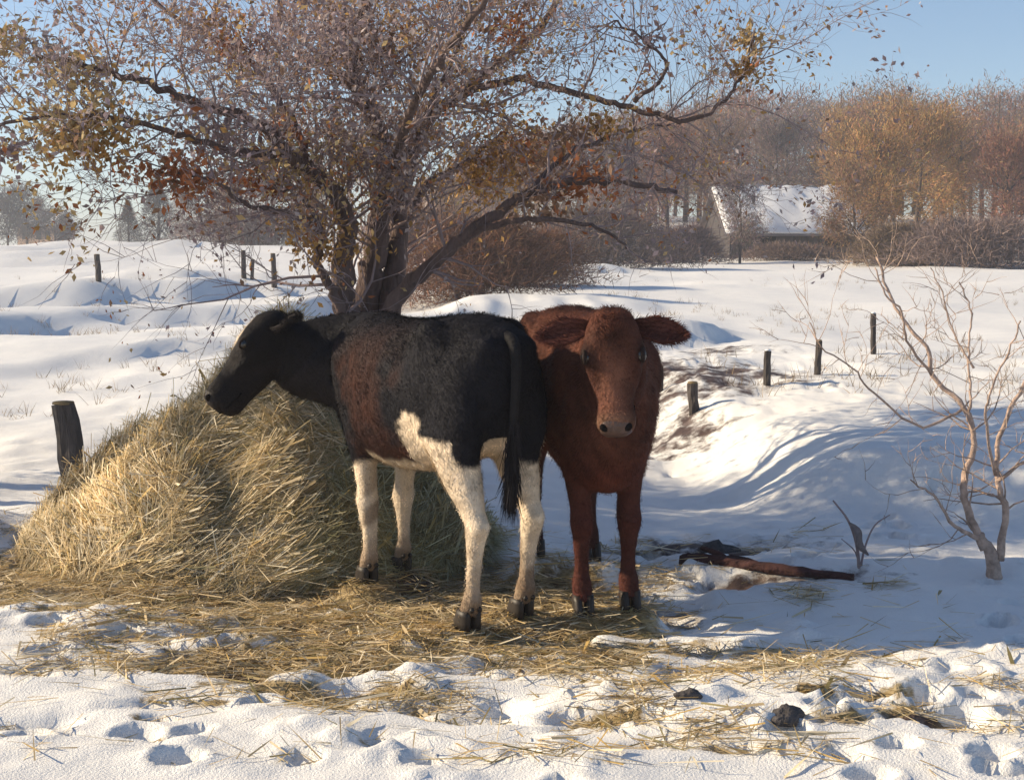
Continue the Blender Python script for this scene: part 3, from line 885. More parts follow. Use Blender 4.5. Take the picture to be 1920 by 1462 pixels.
P = np.stack([hx - HAYC[0], hy - HAYC[1], hh], 1) + Nn * rh.uniform(-0.03, 0.035, (N, 1)) - D * Lh[:, None] * 0.5
bend = np.stack([np.zeros(N), np.zeros(N), -rh.uniform(0, 0.10, N) * Lh / 0.3], 1)
cc = straw_colors(N, rh, (5, 4, 4, 3, 2, 3, 2))
green = sstep(0.0, 0.5, fbm(hx * 1.6, hy * 1.6, 121, 2) + 0.45 * (hx + 1.1))[:, None]
cc = cc * (1 - green * np.array([0.45, 0.36, 0.40]))
cc = cc * (1 + 0.55 * fbm(hx * 5, hy * 5, 123, 3)[:, None]) * np.where(hx < -1.3, 1.2, 1.1)[:, None]  # strands on the heap's sunlit left painted paler
Vs, Fs, Cs = blades(P, D, Nn, Lh, W, cc, bend)
hs = obj('straw', mesh_np('straw', Vs, Fs, Cs), M_STRAW, hay); hs['kind'] = 'stuff'

N = 60000
sx = rh.uniform(-3.0, 1.9, N * 3); sy = rh.uniform(3.9, 7.9, N * 3)
mm = maskf(sx, sy, STRAW); keep = rh.random(N * 3) < np.clip(mm - 0.12 + 0.55 * fbm(sx * 3, sy * 4, 131, 3), 0, 1) * 0.52 + 0.006
sx, sy = sx[keep][:N], sy[keep][:N]; N = len(sx)
sz = add_prints(sx, sy, Hfull(sx, sy))
a = rh.normal(0.2, 0.9, N) + math.pi * (rh.random(N) > 0.5)
D = np.stack([np.cos(a), np.sin(a), rh.normal(0.03, 0.14, N)], 1); D /= np.linalg.norm(D, axis=1, keepdims=True)
Lh = rh.uniform(0.06, 0.26, N); Nn = np.tile(np.array([0, 0, 1.0]), (N, 1)) + rh.normal(0, 0.4, (N, 3))
W = rh.uniform(0.003, 0.0065, N); W[:1500] = rh.uniform(0.008, 0.016, 1500)
P = np.stack([sx, sy, sz + rh.uniform(0.0, 0.022, N)], 1) - D * Lh[:, None] * 0.5
Vs, Fs, Cs = blades(P, D, Nn, Lh, W, straw_colors(N, rh, (5, 4, 4, 2, 1.5, 3, 2.5)))
st = obj('scattered_straw', mesh_np('scattered_straw', Vs, Fs, Cs), M_STRAW)
st['kind'] = 'stuff'; st['label'] = 'loose straw trodden into the snow round the cattle'; st['category'] = 'straw'

# dry grass stubs poking through the snow of the fields
rg = np.random.default_rng(91)
nt_ = 1500
yy = 7.6 * (45 / 7.6) ** rg.random(nt_); xx = rg.uniform(-1, 1, nt_) * (0.40 * yy + 1)
ok = (vnoise(xx * 0.35 + 4, yy * 0.22, 171) > 0.50) & (hay_h(xx, yy) <= 0)
xx, yy = xx[ok], yy[ok]
per = 9
P = np.repeat(np.stack([xx, yy, Hfull(xx, yy) - 0.02], 1), per, 0); P[:, :2] += rg.normal(0, 0.035, (len(P), 2))
D = rg.normal(0, 0.45, (len(P), 3)); D[:, 2] = 1; D /= np.linalg.norm(D, axis=1, keepdims=True)
Vs, Fs, Cs = blades(P, D, rg.normal(0, 1, (len(P), 3)), rg.uniform(0.05, 0.20, len(P)), rg.uniform(0.003, 0.007, len(P)), np.array([(0.30, 0.22, 0.13)]) * rg.uniform(0.5, 1.3, (len(P), 1)), np.stack([rg.normal(0, 0.03, len(P)), rg.normal(0, 0.03, len(P)), np.zeros(len(P))], 1))
sg = obj('grass_stubble', mesh_np('grass_stubble', Vs, Fs, Cs), M_STRAW)
sg['kind'] = 'stuff'; sg['label'] = 'thin dry grass stubs poking through the field snow'; sg['category'] = 'grass'

# ------------------------------------------------------------------ trees
class Twigs:
    """collects twig tubes and leaf blades as numpy arrays"""
    def __init__(s):
        s.V, s.F, s.n = [], [], 0
        s.tips = []

    def tube(s, pts, rad, sides):
        rg = tube_rings(pts, rad, sides)
        V = [p for r in rg for p in r]; m = len(rg)
        for i in range(m - 1):
            for j in range(sides):
                k = s.n + i * sides + j; k2 = s.n + i * sides + (j + 1) % sides
                s.F.append((k, k2, k2 + sides, k + sides))
        s.V.extend([p[:] for p in V]); s.n += len(V)


def rand_dir(rr):
    while True:
        v = Vector((rr.uniform(-1, 1), rr.uniform(-1, 1), rr.uniform(-1, 1)))
        if 0.05 < v.length < 1: return v.normalized()


def grow(tw, rr, p, d, L, r, level, up=0.15, wob=0.28, kids=(7, 5, 4), sides=(5, 4, 3, 3), flat=0.0):
    n = 5 if level < 2 else 4
    pts, rad = [p], [r]
    q = p.copy(); dd = d.copy()
    for i in range(n):
        dd = (dd + rand_dir(rr) * wob + Vector((0, 0, up * 0.35))).normalized()
        q = q + dd * (L / n)
        pts.append(q.copy()); rad.append(r * (1 - 0.78 * (i + 1) / n))
    tw.tube(pts, rad, sides[min(level, 3)])
    tw.tips.append((pts[-1], dd, level)); tw.tips.append((pts[-2], dd, level))
    if level >= len(kids): return
    for c in range(kids[level]):
        t = rr.uniform(0.2, 1.0) * n; i = min(int(t), n - 1)
        base = pts[i].lerp(pts[i + 1], t - i)
        dirp = (pts[i + 1] - pts[i]).normalized()
        v = rand_dir(rr); v = (v - dirp * v.dot(dirp)).normalized()
        nd = (dirp * rr.uniform(0.5, 1.0) + v * rr.uniform(0.5, 1.0) + Vector((0, 0, up))).normalized()
        grow(tw, rr, base, nd, L * rr.uniform(0.42, 0.68), max(r * 0.5 * (1 - 0.5 * t / n), 0.0022), level + 1, up, wob, kids, sides)


TY = 9.6
TREE = at(695, 600, TY); TREE = Vector((TREE.x, TREE.y, gz(TREE.x, TREE.y)))
tree = empty('old_tree', TREE, 'gnarled many-limbed tree with withered leaves behind the cattle', 'tree')
PXM = FPX / TY
LIMBS = [  # (points (column, row, metres nearer or farther), thickness at the start and the end in photograph pixels)
    ([(700, 940, 0), (694, 850, 0), (690, 740, 0), (690, 660, 0)], 120, 104, 'trunk'),
    ([(692, 730, 0), (690, 640, 0.05), (690, 560, 0.1), (704, 470, 0.1), (716, 380, 0.1), (718, 300, 0.2), (702, 225, 0.2), (672, 175, 0.1), (662, 100, 0.0), (684, 10, -0.1), (700, -110, -0.2)], 56, 12, 'limb'),
    ([(678, 730, 0), (662, 640, -0.1), (644, 560, -0.15), (642, 490, -0.2), (652, 425, -0.2), (628, 365, -0.35), (585, 322, -0.5), (540, 290, -0.7), (490, 235, -0.8), (400, 205, -1.0), (300, 165, -1.1), (190, 130, -1.2), (60, 100, -1.2)], 50, 5, 'limb'),
    ([(700, 730, 0), (712, 640, 0.0), (734, 560, 0.1), (744, 470, 0.2), (748, 390, 0.3), (772, 285, 0.4), (805, 222, 0.6), (865, 175, 0.7), (935, 120, 0.9), (1010, 55, 1.0), (1080, -60, 1.1)], 50, 8, 'limb'),
    ([(785, 255, 0.4), (822, 170, 0.2), (858, 95, 0.1), (880, 25, 0.0), (895, -60, 0)], 10, 4, 'limb'),
    ([(700, 700, 0), (725, 600, -0.1), (765, 535, -0.2), (830, 480, -0.3), (890, 430, -0.4), (985, 365, -0.5), (1090, 338, -0.6), (1180, 345, -0.7), (1270, 358, -0.7)], 34, 6, 'limb'),
    ([(880, 440, -0.4), (960, 415, -0.6), (1050, 413, -0.8), (1130, 432, -0.9), (1180, 465, -1.0)], 12, 3, 'limb'),
    ([(690, 680, 0), (655, 610, -0.2), (622, 545, -0.3), (596, 495, -0.3), (600, 430, -0.4), (560, 365, -0.5), (500, 350, -0.6)], 22, 6, 'limb'),
    ([(690, 620, 0.1), (720, 560, 0.3), (742, 490, 0.5), (760, 420, 0.6), (800, 350, 0.9), (880, 300, 1.2), (960, 240, 1.4)], 30, 8, 'limb'),
    ([(860, 180, 0.7), (960, 150, 0.5), (1060, 170, 0.3), (1150, 195, 0.2), (1230, 215, 0.1), (1290, 226, 0), (1350, 195, 0), (1395, 140, 0), (1412, 70, 0)], 14, 4, 'limb'),
    ([(1190, 190, 0.2), (1235, 155, 0.1), (1248, 115, 0.1), (1205, 75, 0.0), (1150, 40, 0)], 8, 3, 'limb'),
    ([(585, 322, -0.5), (545, 225, -0.3), (500, 150, -0.2), (430, 90, 0), (340, 40, 0.1), (250, -30, 0.2)], 16, 5, 'limb'),
    ([(670, 170, 0.1), (600, 110, 0.4), (540, 40, 0.6), (490, -60, 0.8)], 14, 5, 'limb'),
    ([(540, 290, -0.7), (440, 285, -1.1), (330, 250, -1.4), (230, 225, -1.6), (110, 215, -1.8), (-40, 240, -2.0)], 12, 4, 'limb'),
    ([(600, 430, -0.4), (540, 400, -0.8), (470, 385, -1.2), (400, 340, -1.5), (330, 325, -1.7)], 11, 3, 'limb'),
    ([(717, 300, 0.2), (690, 220, 0.9), (650, 120, 1.6), (620, 20, 2.2), (600, -100, 2.6)], 18, 6, 'limb'),
    ([(716, 370, 0.1), (760, 240, -0.8), (820, 120, -1.5), (900, 10, -2.0), (960, -120, -2.2)], 18, 6, 'limb'),
    ([(985, 365, -0.5), (1050, 300, -0.3), (1120, 265, -0.1), (1200, 240, 0.1), (1260, 235, 0.2)], 10, 3, 'limb'),
]
tw = Twigs(); rr = random.Random(5)
KIDS = [(5, 4, 3)]
for li, (pts, w0, w1, nm) in enumerate(LIMBS):
    P = [at(a, b, TY + c) for a, b, c in pts]
    if nm == 'trunk': P[0].z = min(P[0].z, TREE.z - 0.15)
    S = spline(P, 6)
    jit = 0.012 if nm == 'limb' else 0.0
    S = [S[0]] + [p + rand_dir(rr) * jit * rr.random() * 2 for p in S[1:]]
    m = len(S)
    rad = [(w0 + (w1 - w0) * (i / (m - 1)) ** (0.8 if nm == 'trunk' else 0.6)) / PXM * (0.5 if nm == 'trunk' else 0.66) for i in range(m)]
    if nm == 'trunk':
        for i in range(6): rad[i] *= 1 + 0.3 * (1 - i / 6)
    mb = MB(); mb.tube([p - TREE for p in S], rad, 12 if w0 > 18 else 8, lump=0.16, seed=li)
    obj(nm, mb.mesh(nm), M_BARK, tree)
    if nm == 'trunk': continue
    length = sum((S[i + 1] - S[i]).length for i in range(m - 1))
    nb = int(length * 7.0) + 3
    for k in range(nb):
        t = rr.uniform(0.30 if w0 > 30 else 0.2, 1.0) * (m - 1); i = min(int(t), m - 2)
        base = S[i].lerp(S[i + 1], t - i)
        px_row = 731 - 0  # noqa
        dp = (S[i + 1] - S[i]).normalized(); v = rand_dir(rr); v = (v - dp * v.dot(dp)).normalized()
        low = base.z < 2.0 and base.x > -0.6
        nd = (dp * rr.uniform(0.3, 0.9) + v + Vector((0, 0, 0.25))).normalized()
        L = rr.uniform(0.45, 1.15) * (0.55 if low else 1.0)
        grow(tw, rr, base, nd, L, max(rad[i] * 0.35, 0.005) if rad[i] < 0.04 else 0.012, 0, 0.12, 0.32, (3, 2) if low else (6, 4), (4, 3, 3, 3))
LEAFC = {'ochre': (0.42, 0.25, 0.085), 'rust': (0.36, 0.135, 0.055), 'tan': (0.54, 0.40, 0.20), 'mauve': (0.34, 0.26, 0.265), 'brown': (0.30, 0.185, 0.12), 'grey': (0.42, 0.36, 0.35)}


def leaf_mesh(P, col, size, r, droop=0.4):
    n = len(P)
    D = r.normal(0, 1, (n, 3)); D[:, 2] -= droop; D /= np.linalg.norm(D, axis=1, keepdims=True)
    A = r.normal(0, 1, (n, 3)); S = np.cross(D, A); S /= np.linalg.norm(S, axis=1, keepdims=True); U = np.cross(S, D)
    L = size[:, None]
    V = np.empty((n, 5, 3))
    V[:, 0] = P; V[:, 1] = P + D * L * 0.45 + S * L * 0.27 + U * L * 0.12; V[:, 2] = P + D * L * 1.0 + U * L * 0.10
    V[:, 3] = P + D * L * 0.45 - S * L * 0.27 + U * L * 0.12; V[:, 4] = P + D * L * 0.5 - U * L * 0.03
    b = np.arange(n)[:, None] * 5
    F = np.concatenate([b + [0, 1, 4], b + [1, 2, 4], b + [2, 3, 4], b + [3, 0, 4]], 0)
    return V.reshape(-1, 3), F, np.repeat(col, 5, axis=0)


rl = np.random.default_rng(33)
tips = np.array([t[0][:] for t in tw.tips])
f_cl = fbm(tips[:, 0] * 1.5 + 5, tips[:, 2] * 1.5 + tips[:, 1] * 0.9, 141, 3)
prob = np.clip(0.16 + 0.6 * f_cl, 0.03, 0.6)
sel = tips[rl.random(len(tips)) < prob]
rep = 5
P = np.repeat(sel, rep, 0) + rl.normal(0, 0.05, (len(sel) * rep, 3))
hue = fbm(P[:, 0] * 1.1 + 31, P[:, 2] * 1.1 + P[:, 1] * 0.5, 151, 2) + rl.normal(0, 0.22, len(P))
names = ['mauve', 'grey', 'brown', 'ochre', 'rust', 'tan']
cs = np.array([LEAFC[k] for k in names])
ci = np.clip(np.digitize(hue, [-0.16, 0.06, 0.24, 0.40, 0.52]), 0, 5)
colr = cs[ci] * rl.uniform(0.7, 1.35, (len(P), 1))
allP, allC, allS = [P], [colr], [rl.uniform(0.02, 0.055, len(P))]
CLUMPS = [(150, 140, -1.2, 0.16, 'tan', 260), (110, 240, -1.8, 0.20, 'tan', 330), (165, 270, -1.7, 0.17, 'ochre', 260), (90, 90, -1.3, 0.12, 'grey', 100), (190, 215, -1.6, 0.12, 'tan', 120),
          (400, 45, 0.0, 0.17, 'ochre', 200), (445, 95, -0.2, 0.10, 'rust', 70), (455, 130, -0.3, 0.16, 'tan', 120), (340, 330, -1.7, 0.17, 'rust', 220), (300, 320, -1.6, 0.15, 'brown', 120),
          (470, 340, -0.6, 0.09, 'rust', 70), (535, 250, -0.6, 0.10, 'rust', 90), (500, 290, -0.7, 0.20, 'tan', 200), (530, 350, -0.5, 0.10, 'rust', 70), (655, 70, 0, 0.25, 'brown', 420),
          (640, 110, 0.2, 0.16, 'ochre', 160), (935, 25, 0.9, 0.22, 'brown', 320), (965, 60, 0.9, 0.14, 'rust', 120), (940, 290, 1.3, 0.28, 'ochre', 700), (900, 330, 1.2, 0.22, 'ochre', 450), (1040, 300, 0.6, 0.26, 'brown', 420), (1100, 340, -0.5, 0.22, 'rust', 220), (1010, 380, -0.5, 0.2, 'brown', 220),
          (985, 275, 1.3, 0.15, 'rust', 140), (1405, 75, 0, 0.10, 'tan', 110), (1400, 130, 0, 0.09, 'ochre', 90), (1130, 235, 0.0, 0.12, 'ochre', 120), (1060, 250, 0, 0.12, 'brown', 110),
          (1220, 75, 0, 0.09, 'mauve', 90), (580, 420, -0.4, 0.14, 'ochre', 150), (545, 330, -0.5, 0.17, 'tan', 150), (780, 250, 0.4, 0.10, 'brown', 80), (500, 90, 0.1, 0.25, 'mauve', 260),
          (760, 120, 0.0, 0.28, 'mauve', 260), (820, 250, 0.8, 0.22, 'grey', 200), (420, 250, -1.0, 0.22, 'mauve', 220), (560, 30, 0.4, 0.25, 'mauve', 240), (830, 30, 0, 0.24, 'grey', 200),
          (615, 470, -0.3, 0.16, 'ochre', 160), (640, 280, -0.3, 0.15, 'tan', 120), (20, 80, -1.3, 0.13, 'tan', 110), (15, 280, -2.0, 0.09, 'mauve', 80)]
for cx, cy, dy, rd, kk, cnt in CLUMPS:
    c = np.array(at(cx, cy, TY + dy)[:])
    cnt = int(cnt * (1.5 if kk in ('ochre', 'tan', 'rust') else 1.0)); q = c + rl.standard_t(3.5, (cnt, 3)) * rd * 0.5 * np.array([1.2, 1.1, 0.8])
    near_ = tips[np.argsort(np.linalg.norm(tips - c, axis=1))[:4]]
    for q0 in near_:
        e0, e1 = Vector(q0), Vector(c) + rand_dir(rr) * rd
        tw.tube([e0, e0.lerp(e1, 0.5) + rand_dir(rr) * 0.04, e1], [0.006, 0.005, 0.003], 3)
    allP.append(q); allC.append(np.array(LEAFC[kk]) * rl.uniform(0.65, 1.4, (cnt, 1))); allS.append(rl.uniform(0.02, 0.075, cnt))
tV = np.array(tw.V) - np.array(TREE)
t_o = obj('twigs', mesh_np('twigs', tV, np.array(tw.F), smooth=True), M_TWIG, tree); t_o['kind'] = 'stuff'

Vl, Fl, Cl = leaf_mesh(np.concatenate(allP) - np.array(TREE), np.concatenate(allC), np.concatenate(allS), rl)
lo = obj('leaves', mesh_np('leaves', Vl, Fl, Cl), M_LEAF, tree); lo['kind'] = 'stuff'

# a young tree added out of view on the left to shade the right
nt0 = Vector((-5.75, 8.75, gz(-5.75, 8.75)))
nbt = empty('added_shade_tree', nt0, 'leafy young tree added beyond the left edge to cast shade', 'tree')
tw3 = Twigs(); rr = random.Random(25)
S = spline([nt0 + Vector(v) for v in ((0, 0, -0.2), (0.05, 0, 0.9), (-0.05, 0.05, 1.9), (0.0, 0, 2.8), (0.05, 0.05, 3.35))], 5)
mb = MB(); mb.tube([p - nt0 for p in S], [0.10 * (1 - 0.85 * i / (len(S) - 1)) for i in range(len(S))], 9, lump=0.15, seed=77)
obj('trunk', mb.mesh('trunk'), M_BARK, nbt)
for k in range(34):
    i = rr.randrange(11, len(S) - 1); a_ = rr.uniform(0, 6.28)
    grow(tw3, rr, S[i], Vector((math.cos(a_), math.sin(a_) * 0.8, rr.uniform(0.0, 0.3))).normalized(), rr.uniform(0.6, 1.1), 0.022, 0, 0.03, 0.3, (6, 4), (4, 3, 3, 3))
S2 = spline([nt0 + Vector(v) for v in ((0, 0, -0.2), (0, 0.5, 1.0), (-0.2, 1.1, 1.9), (-0.3, 1.7, 2.6), (-0.3, 1.9, 2.95))], 5)  # second stem, added to widen the cast shade
mb = MB(); mb.tube([p - nt0 for p in S2], [0.08 * (1 - 0.85 * i / (len(S2) - 1)) for i in range(len(S2))], 9, lump=0.15, seed=78)
obj('limb', mb.mesh('limb'), M_BARK, nbt)
for k in range(26):
    i = rr.randrange(12, len(S2) - 1); a_ = rr.uniform(0, 6.28)
    grow(tw3, rr, S2[i], Vector((math.cos(a_), math.sin(a_), rr.uniform(0.0, 0.2))).normalized(), rr.uniform(0.4, 0.75), 0.018, 0, 0.02, 0.3, (6, 4), (4, 3, 3, 3))
t3 = obj('twigs', mesh_np('twigs', np.array(tw3.V) - np.array(nt0), np.array(tw3.F), smooth=True), M_TWIG, nbt); t3['kind'] = 'stuff'
tp3 = np.array([t[0][:] for t in tw3.tips]); P = np.repeat(tp3, 9, 0) + rl.normal(0, 0.12, (len(tp3) * 9, 3))
Vl, Fl, Cl = leaf_mesh(P - np.array(nt0), cs[rl.integers(0, 6, len(P))] * rl.uniform(0.7, 1.3, (len(P), 1)), rl.uniform(0.04, 0.09, len(P)), rl)
l3 = obj('leaves', mesh_np('leaves', Vl, Fl, Cl), M_LEAF, nbt); l3['kind'] = 'stuff'

# small bare thorn tree at the right edge
sb = ground(1858, 1082)
thorn = empty('thorn_tree', sb, 'small bare thorn tree with crooked stems at the right edge', 'tree')
STEMS = [
    ([(1866, 1100, 0), (1858, 1040, 0), (1836, 1000, 0)], 52, 24, 'trunk'),
    ([(1846, 1030, 0), (1815, 960, 0.05), (1806, 900, 0.1), (1826, 835, 0.15), (1808, 765, 0.2), (1748, 705, 0.25), (1742, 660, 0.25), (1700, 610, 0.3), (1668, 555, 0.35), (1645, 480, 0.4)], 26, 7, 'limb'),
    ([(1835, 1010, 0), (1790, 985, -0.1), (1750, 930, -0.15), (1705, 900, -0.2)], 15, 4, 'limb'),
    ([(1808, 765, 0.2), (1730, 800, 0.1), (1640, 740, 0.0), (1600, 690, -0.05), (1540, 650, -0.1), (1520, 605, -0.1)], 9, 3, 'limb'),
    ([(1748, 705, 0.25), (1700, 640, 0.1), (1690, 585, 0.0), (1655, 545, 0), (1640, 500, 0)], 9, 4, 'limb'),
    ([(1815, 790, 0.2), (1820, 720, 0.3), (1815, 650, 0.35), (1822, 590, 0.4), (1800, 530, 0.4)], 9, 4, 'limb'),
    ([(1826, 690, 0.3), (1790, 630, 0.4), (1770, 560, 0.45), (1745, 500, 0.5)], 7, 3, 'limb'),
    ([(1875, 1050, 0), (1885, 960, 0), (1868, 890, 0), (1880, 800, 0), (1920, 720, 0), (1960, 640, 0)], 24, 8, 'limb'),
    ([(1870, 900, 0), (1920, 865, -0.1), (1990, 820, -0.2)], 14, 6, 'limb'),
    ([(1866, 890, 0), (1850, 800, -0.2), (1855, 740, -0.3), (1890, 660, -0.4), (1915, 600, -0.4)], 10, 4, 'limb'),
]
tw2 = Twigs(); rr = random.Random(15); PM2 = FPX / sb.y
for li, (pts, w0, w1, nm) in enumerate(STEMS):
    S = spline([at(a, b, sb.y + c) for a, b, c in pts], 5); m = len(S)
    S = [S[0]] + [p + rand_dir(rr) * 0.006 for p in S[1:]]
    if nm == 'trunk': S[0].z = sb.z - 0.08
    rad = [(w0 + (w1 - w0) * (i / (m - 1)) ** 0.7) / PM2 * 0.34 for i in range(m)]
    mb = MB(); mb.tube([p - sb for p in S], rad, 10, lump=0.2, seed=40 + li)
    obj(nm, mb.mesh(nm), M_PALEBARK, thorn)
    if nm == 'trunk': continue
    for k in range(int(m * 0.4)):
        i = rr.randrange(2, m - 1)
        dp = (S[i + 1] - S[i]).normalized(); v = rand_dir(rr)
        grow(tw2, rr, S[i], (dp * 0.7 + v * 0.8).normalized(), rr.uniform(0.15, 0.42), max(rad[i] * 0.4, 0.0025), 1, 0.1, 0.35, (0, 2, 1), (4, 3, 3, 3))
t2 = obj('twigs', mesh_np('twigs', np.array(tw2.V) - np.array(sb), np.array(tw2.F), smooth=True), M_PALEBARK, thorn); t2['kind'] = 'stuff'


# far trees: a trunk with limbs and a crown of twig sprays
def far_tree_meshes(seed, hgt, spread, n, shape='round'):
    r = np.random.default_rng(seed); rr = random.Random(seed)
    tb = MB()
    top = Vector((rr.uniform(-0.05, 0.05) * hgt, rr.uniform(-0.05, 0.05) * hgt, hgt * 0.86))
    main = spline([Vector((0, 0, -0.4)), Vector((rr.uniform(-.1, .1), rr.uniform(-.1, .1), hgt * 0.3)), Vector((rr.uniform(-.3, .3), rr.uniform(-.3, .3), hgt * 0.6)), top], 3)
    m = len(main); r0 = hgt * 0.020
    tb.tube(main, [r0 * (1 - 0.85 * i / (m - 1)) for i in range(m)], 6)
    pts = [(p, 0.12) for p in main[m // 2:]]
    for k in range(15):
        i = rr.randrange(m // 4, m - 1); b = main[i]
        a = rr.uniform(0, 6.283); L = spread * rr.uniform(0.55, 1.0) * (1.1 - 0.5 * i / m)
        e = b + Vector((math.cos(a) * L, math.sin(a) * L, L * rr.uniform(0.35, 1.0)))
        mid = b.lerp(e, 0.5) + Vector((rr.uniform(-.2, .2), rr.uniform(-.2, .2), rr.uniform(-.1, .3)))
        tb.tube(spline([b, mid, e], 3), [r0 * 0.42 * (1 - 0.13 * q) for q in range(7)], 4)
        for q in spline([b, mid, e], 4)[3:]: pts.append((q, 1.0))
    anchor = np.array([p[:] for p, w in pts]); wt = np.array([w for p, w in pts]); wt /= wt.sum()
    k = r.choice(len(anchor), n, p=wt)
    P = anchor[k] + r.normal(0, spread * 0.19, (n, 3))
    if shape == 'cone':
        zz = r.random(n) ** 0.8 * hgt * 0.95 + 0.05 * hgt
        rad = spread * (1 - zz / hgt) * np.sqrt(r.random(n)); a = r.uniform(0, 6.28, n)
        P = np.stack([np.cos(a) * rad, np.sin(a) * rad, zz], 1)
    P[:, 2] = np.maximum(P[:, 2], hgt * 0.10)
    cen = np.array([0, 0, hgt * 0.45]); D = P - cen; D /= np.linalg.norm(D, axis=1, keepdims=True)
    D = D + r.normal(0, 0.75, (n, 3)) + np.array([0, 0, 0.3]); D /= np.linalg.norm(D, axis=1, keepdims=True)
    c = r.uniform(0.6, 1.35, (n, 1)) * np.array([1, 1, 1]) * (1 + r.normal(0, 0.10, (n, 3)))
    clump = fbm(P[:, 0] * 1.2, P[:, 2] * 1.2 + P[:, 1], seed, 2)
    c = c * (1 + 0.35 * clump[:, None])
    keepm = clump > -0.42
    V, F, Cc = blades(P[keepm], D[keepm], r.normal(0, 1, (keepm.sum(), 3)), r.uniform(0.14, 0.45, keepm.sum()), r.uniform(0.02, 0.055, keepm.sum()), np.clip(c[keepm], 0.1, 2.5))
    return tb.mesh('trunk'), (V, F, Cc)


PROTO = []
for i, (hgt, spr, n, sh) in enumerate([(9.5, 3.2, 12000, 'round'), (8.0, 3.0, 12000, 'round'), (10.5, 2.8, 11000, 'round'), (6.5, 2.6, 9000, 'round'), (7.0, 1.9, 8000, 'cone'), (4.5, 2.2, 7000, 'round')]):
    tm, (V, F, Cc) = far_tree_meshes(200 + i, hgt, spr, n, sh)
    tm.materials.append(M_FARWOOD)
    cm = mesh_np('crown', V, F, Cc); cm.materials.append(M_FARTWIG)
    PROTO.append((tm, cm, (V, F, Cc), hgt))

FT = {'ochre': (0.36, 0.215, 0.095), 'mauve': (0.235, 0.18, 0.165), 'brown': (0.26, 0.165, 0.10), 'russet': (0.29, 0.155, 0.105), 'slate': (0.115, 0.11, 0.115), 'olive': (0.14, 0.125, 0.075)}


def far_tree(px, ytop, Yd, proto, hue, label, name='far_tree', group=None, rz=0.0, wide=1.0):
    xw = (px - 960) / FPX * Yd
    zb = gz(xw, Yd)
    ztop = CAM_Z + (HORIZON - ytop) / FPX * Yd
    tm, cm, _, hg = PROTO[proto]
    s = max((ztop - zb) / hg, 0.15)
    o = empty(name, (xw, Yd, zb), label, 'tree', group, rz)
    o.scale = (s * wide, s * wide, s)
    obj('trunk', tm, None, o)
    c = obj('crown', cm, None, o); c.color = (*FT[hue], 1); c['kind'] = 'stuff'
    return o


WOOD = 'trees at the edge of the wood'
LEFT = 'far trees on the left skyline'
far_tree(20, 372, 150, 5, 'slate', 'low grey tree at the far left skyline, nearest the picture edge', group=LEFT, rz=0.5, wide=1.2)
far_tree(55, 345, 152, 3, 'slate', 'tallest grey tree of the far left skyline clump', group=LEFT, rz=1.7, wide=1.1)
far_tree(108, 395, 148, 5, 'slate', 'small rounded grey tree ending the far left skyline clump', group=LEFT, rz=2.6, wide=1.2)
far_tree(245, 372, 120, 4, 'slate', 'dark cone-shaped tree standing left of the far grove', group=LEFT, rz=0.3, wide=1.35)
far_tree(300, 325, 122, 4, 'slate', 'taller dark cone-shaped tree in the far grove left of the old tree', group=LEFT, rz=1.3, wide=1.4)
far_tree(365, 350, 112, 3, 'mauve', 'mauve bare tree with pale stem in the far left grove', group=LEFT, rz=2.3)
far_tree(430, 335, 105, 1, 'brown', 'wide brown bare tree in the far left grove', group=LEFT, rz=3.3)
far_tree(505, 330, 98, 0, 'mauve', 'mauve bare tree just left of the old tree trunk', group=LEFT, rz=4.0)
far_tree(590, 320, 92, 1, 'brown', 'brown bare tree partly behind the old tree trunk', group=LEFT, rz=5.0)
far_tree(835, 330, 78, 3, 'brown', 'low brown tree behind the right limb of the old tree', group=WOOD, rz=0.2, wide=1.3)
far_tree(930, 300, 82, 1, 'mauve', 'mauve bare tree above the black cow rump at the edge of the wood', group=WOOD, rz=1.0)
far_tree(1040, 270, 84, 0, 'brown', 'brown tree above the two cows at the edge of the wood', group=WOOD, rz=2.0)
far_tree(1150, 240, 80, 1, 'mauve', 'mauve bare tree above the brown cow head at the edge of the wood', group=WOOD, rz=2.7)
far_tree(1250, 225, 86, 0, 'russet', 'russet tree just left of the snowy barn', group=WOOD, rz=3.4)
far_tree(1345, 205, 95, 2, 'brown', 'tall brown tree behind the left end of the snowy barn', group=WOOD, rz=0.9)
far_tree(1455, 215, 98, 0, 'mauve', 'mauve tree behind the middle of the snowy barn roof', group=WOOD, rz=4.4)
far_tree(1560, 205, 92, 2, 'ochre', 'tall ochre tree behind the right end of the snowy barn', group=WOOD, rz=5.1)
far_tree(1640, 225, 68, 1, 'ochre', 'broad ochre tree right of the snowy barn', group=WOOD, rz=5.6, wide=1.05)
far_tree(1712, 195, 74, 0, 'ochre', 'large golden-brown tree beside the broad ochre tree', group=WOOD, rz=0.7)
far_tree(1800, 225, 78, 2, 'brown', 'dark brown tree in the wood left of the right edge', group=WOOD, rz=1.4, wide=1.2)
far_tree(1885, 240, 72, 1, 'russet', 'pinkish russet tree at the right edge of the wood', group=WOOD, rz=2.2)

far_tree(1385, 318, 66, 3, 'mauve', 'thin mauve tree in front of the left end of the barn roof', group=WOOD, rz=1.1, wide=0.8)
far_tree(1600, 300, 64, 3, 'brown', 'brown tree in front of the right end of the barn roof', group=WOOD, rz=2.9, wide=0.9)

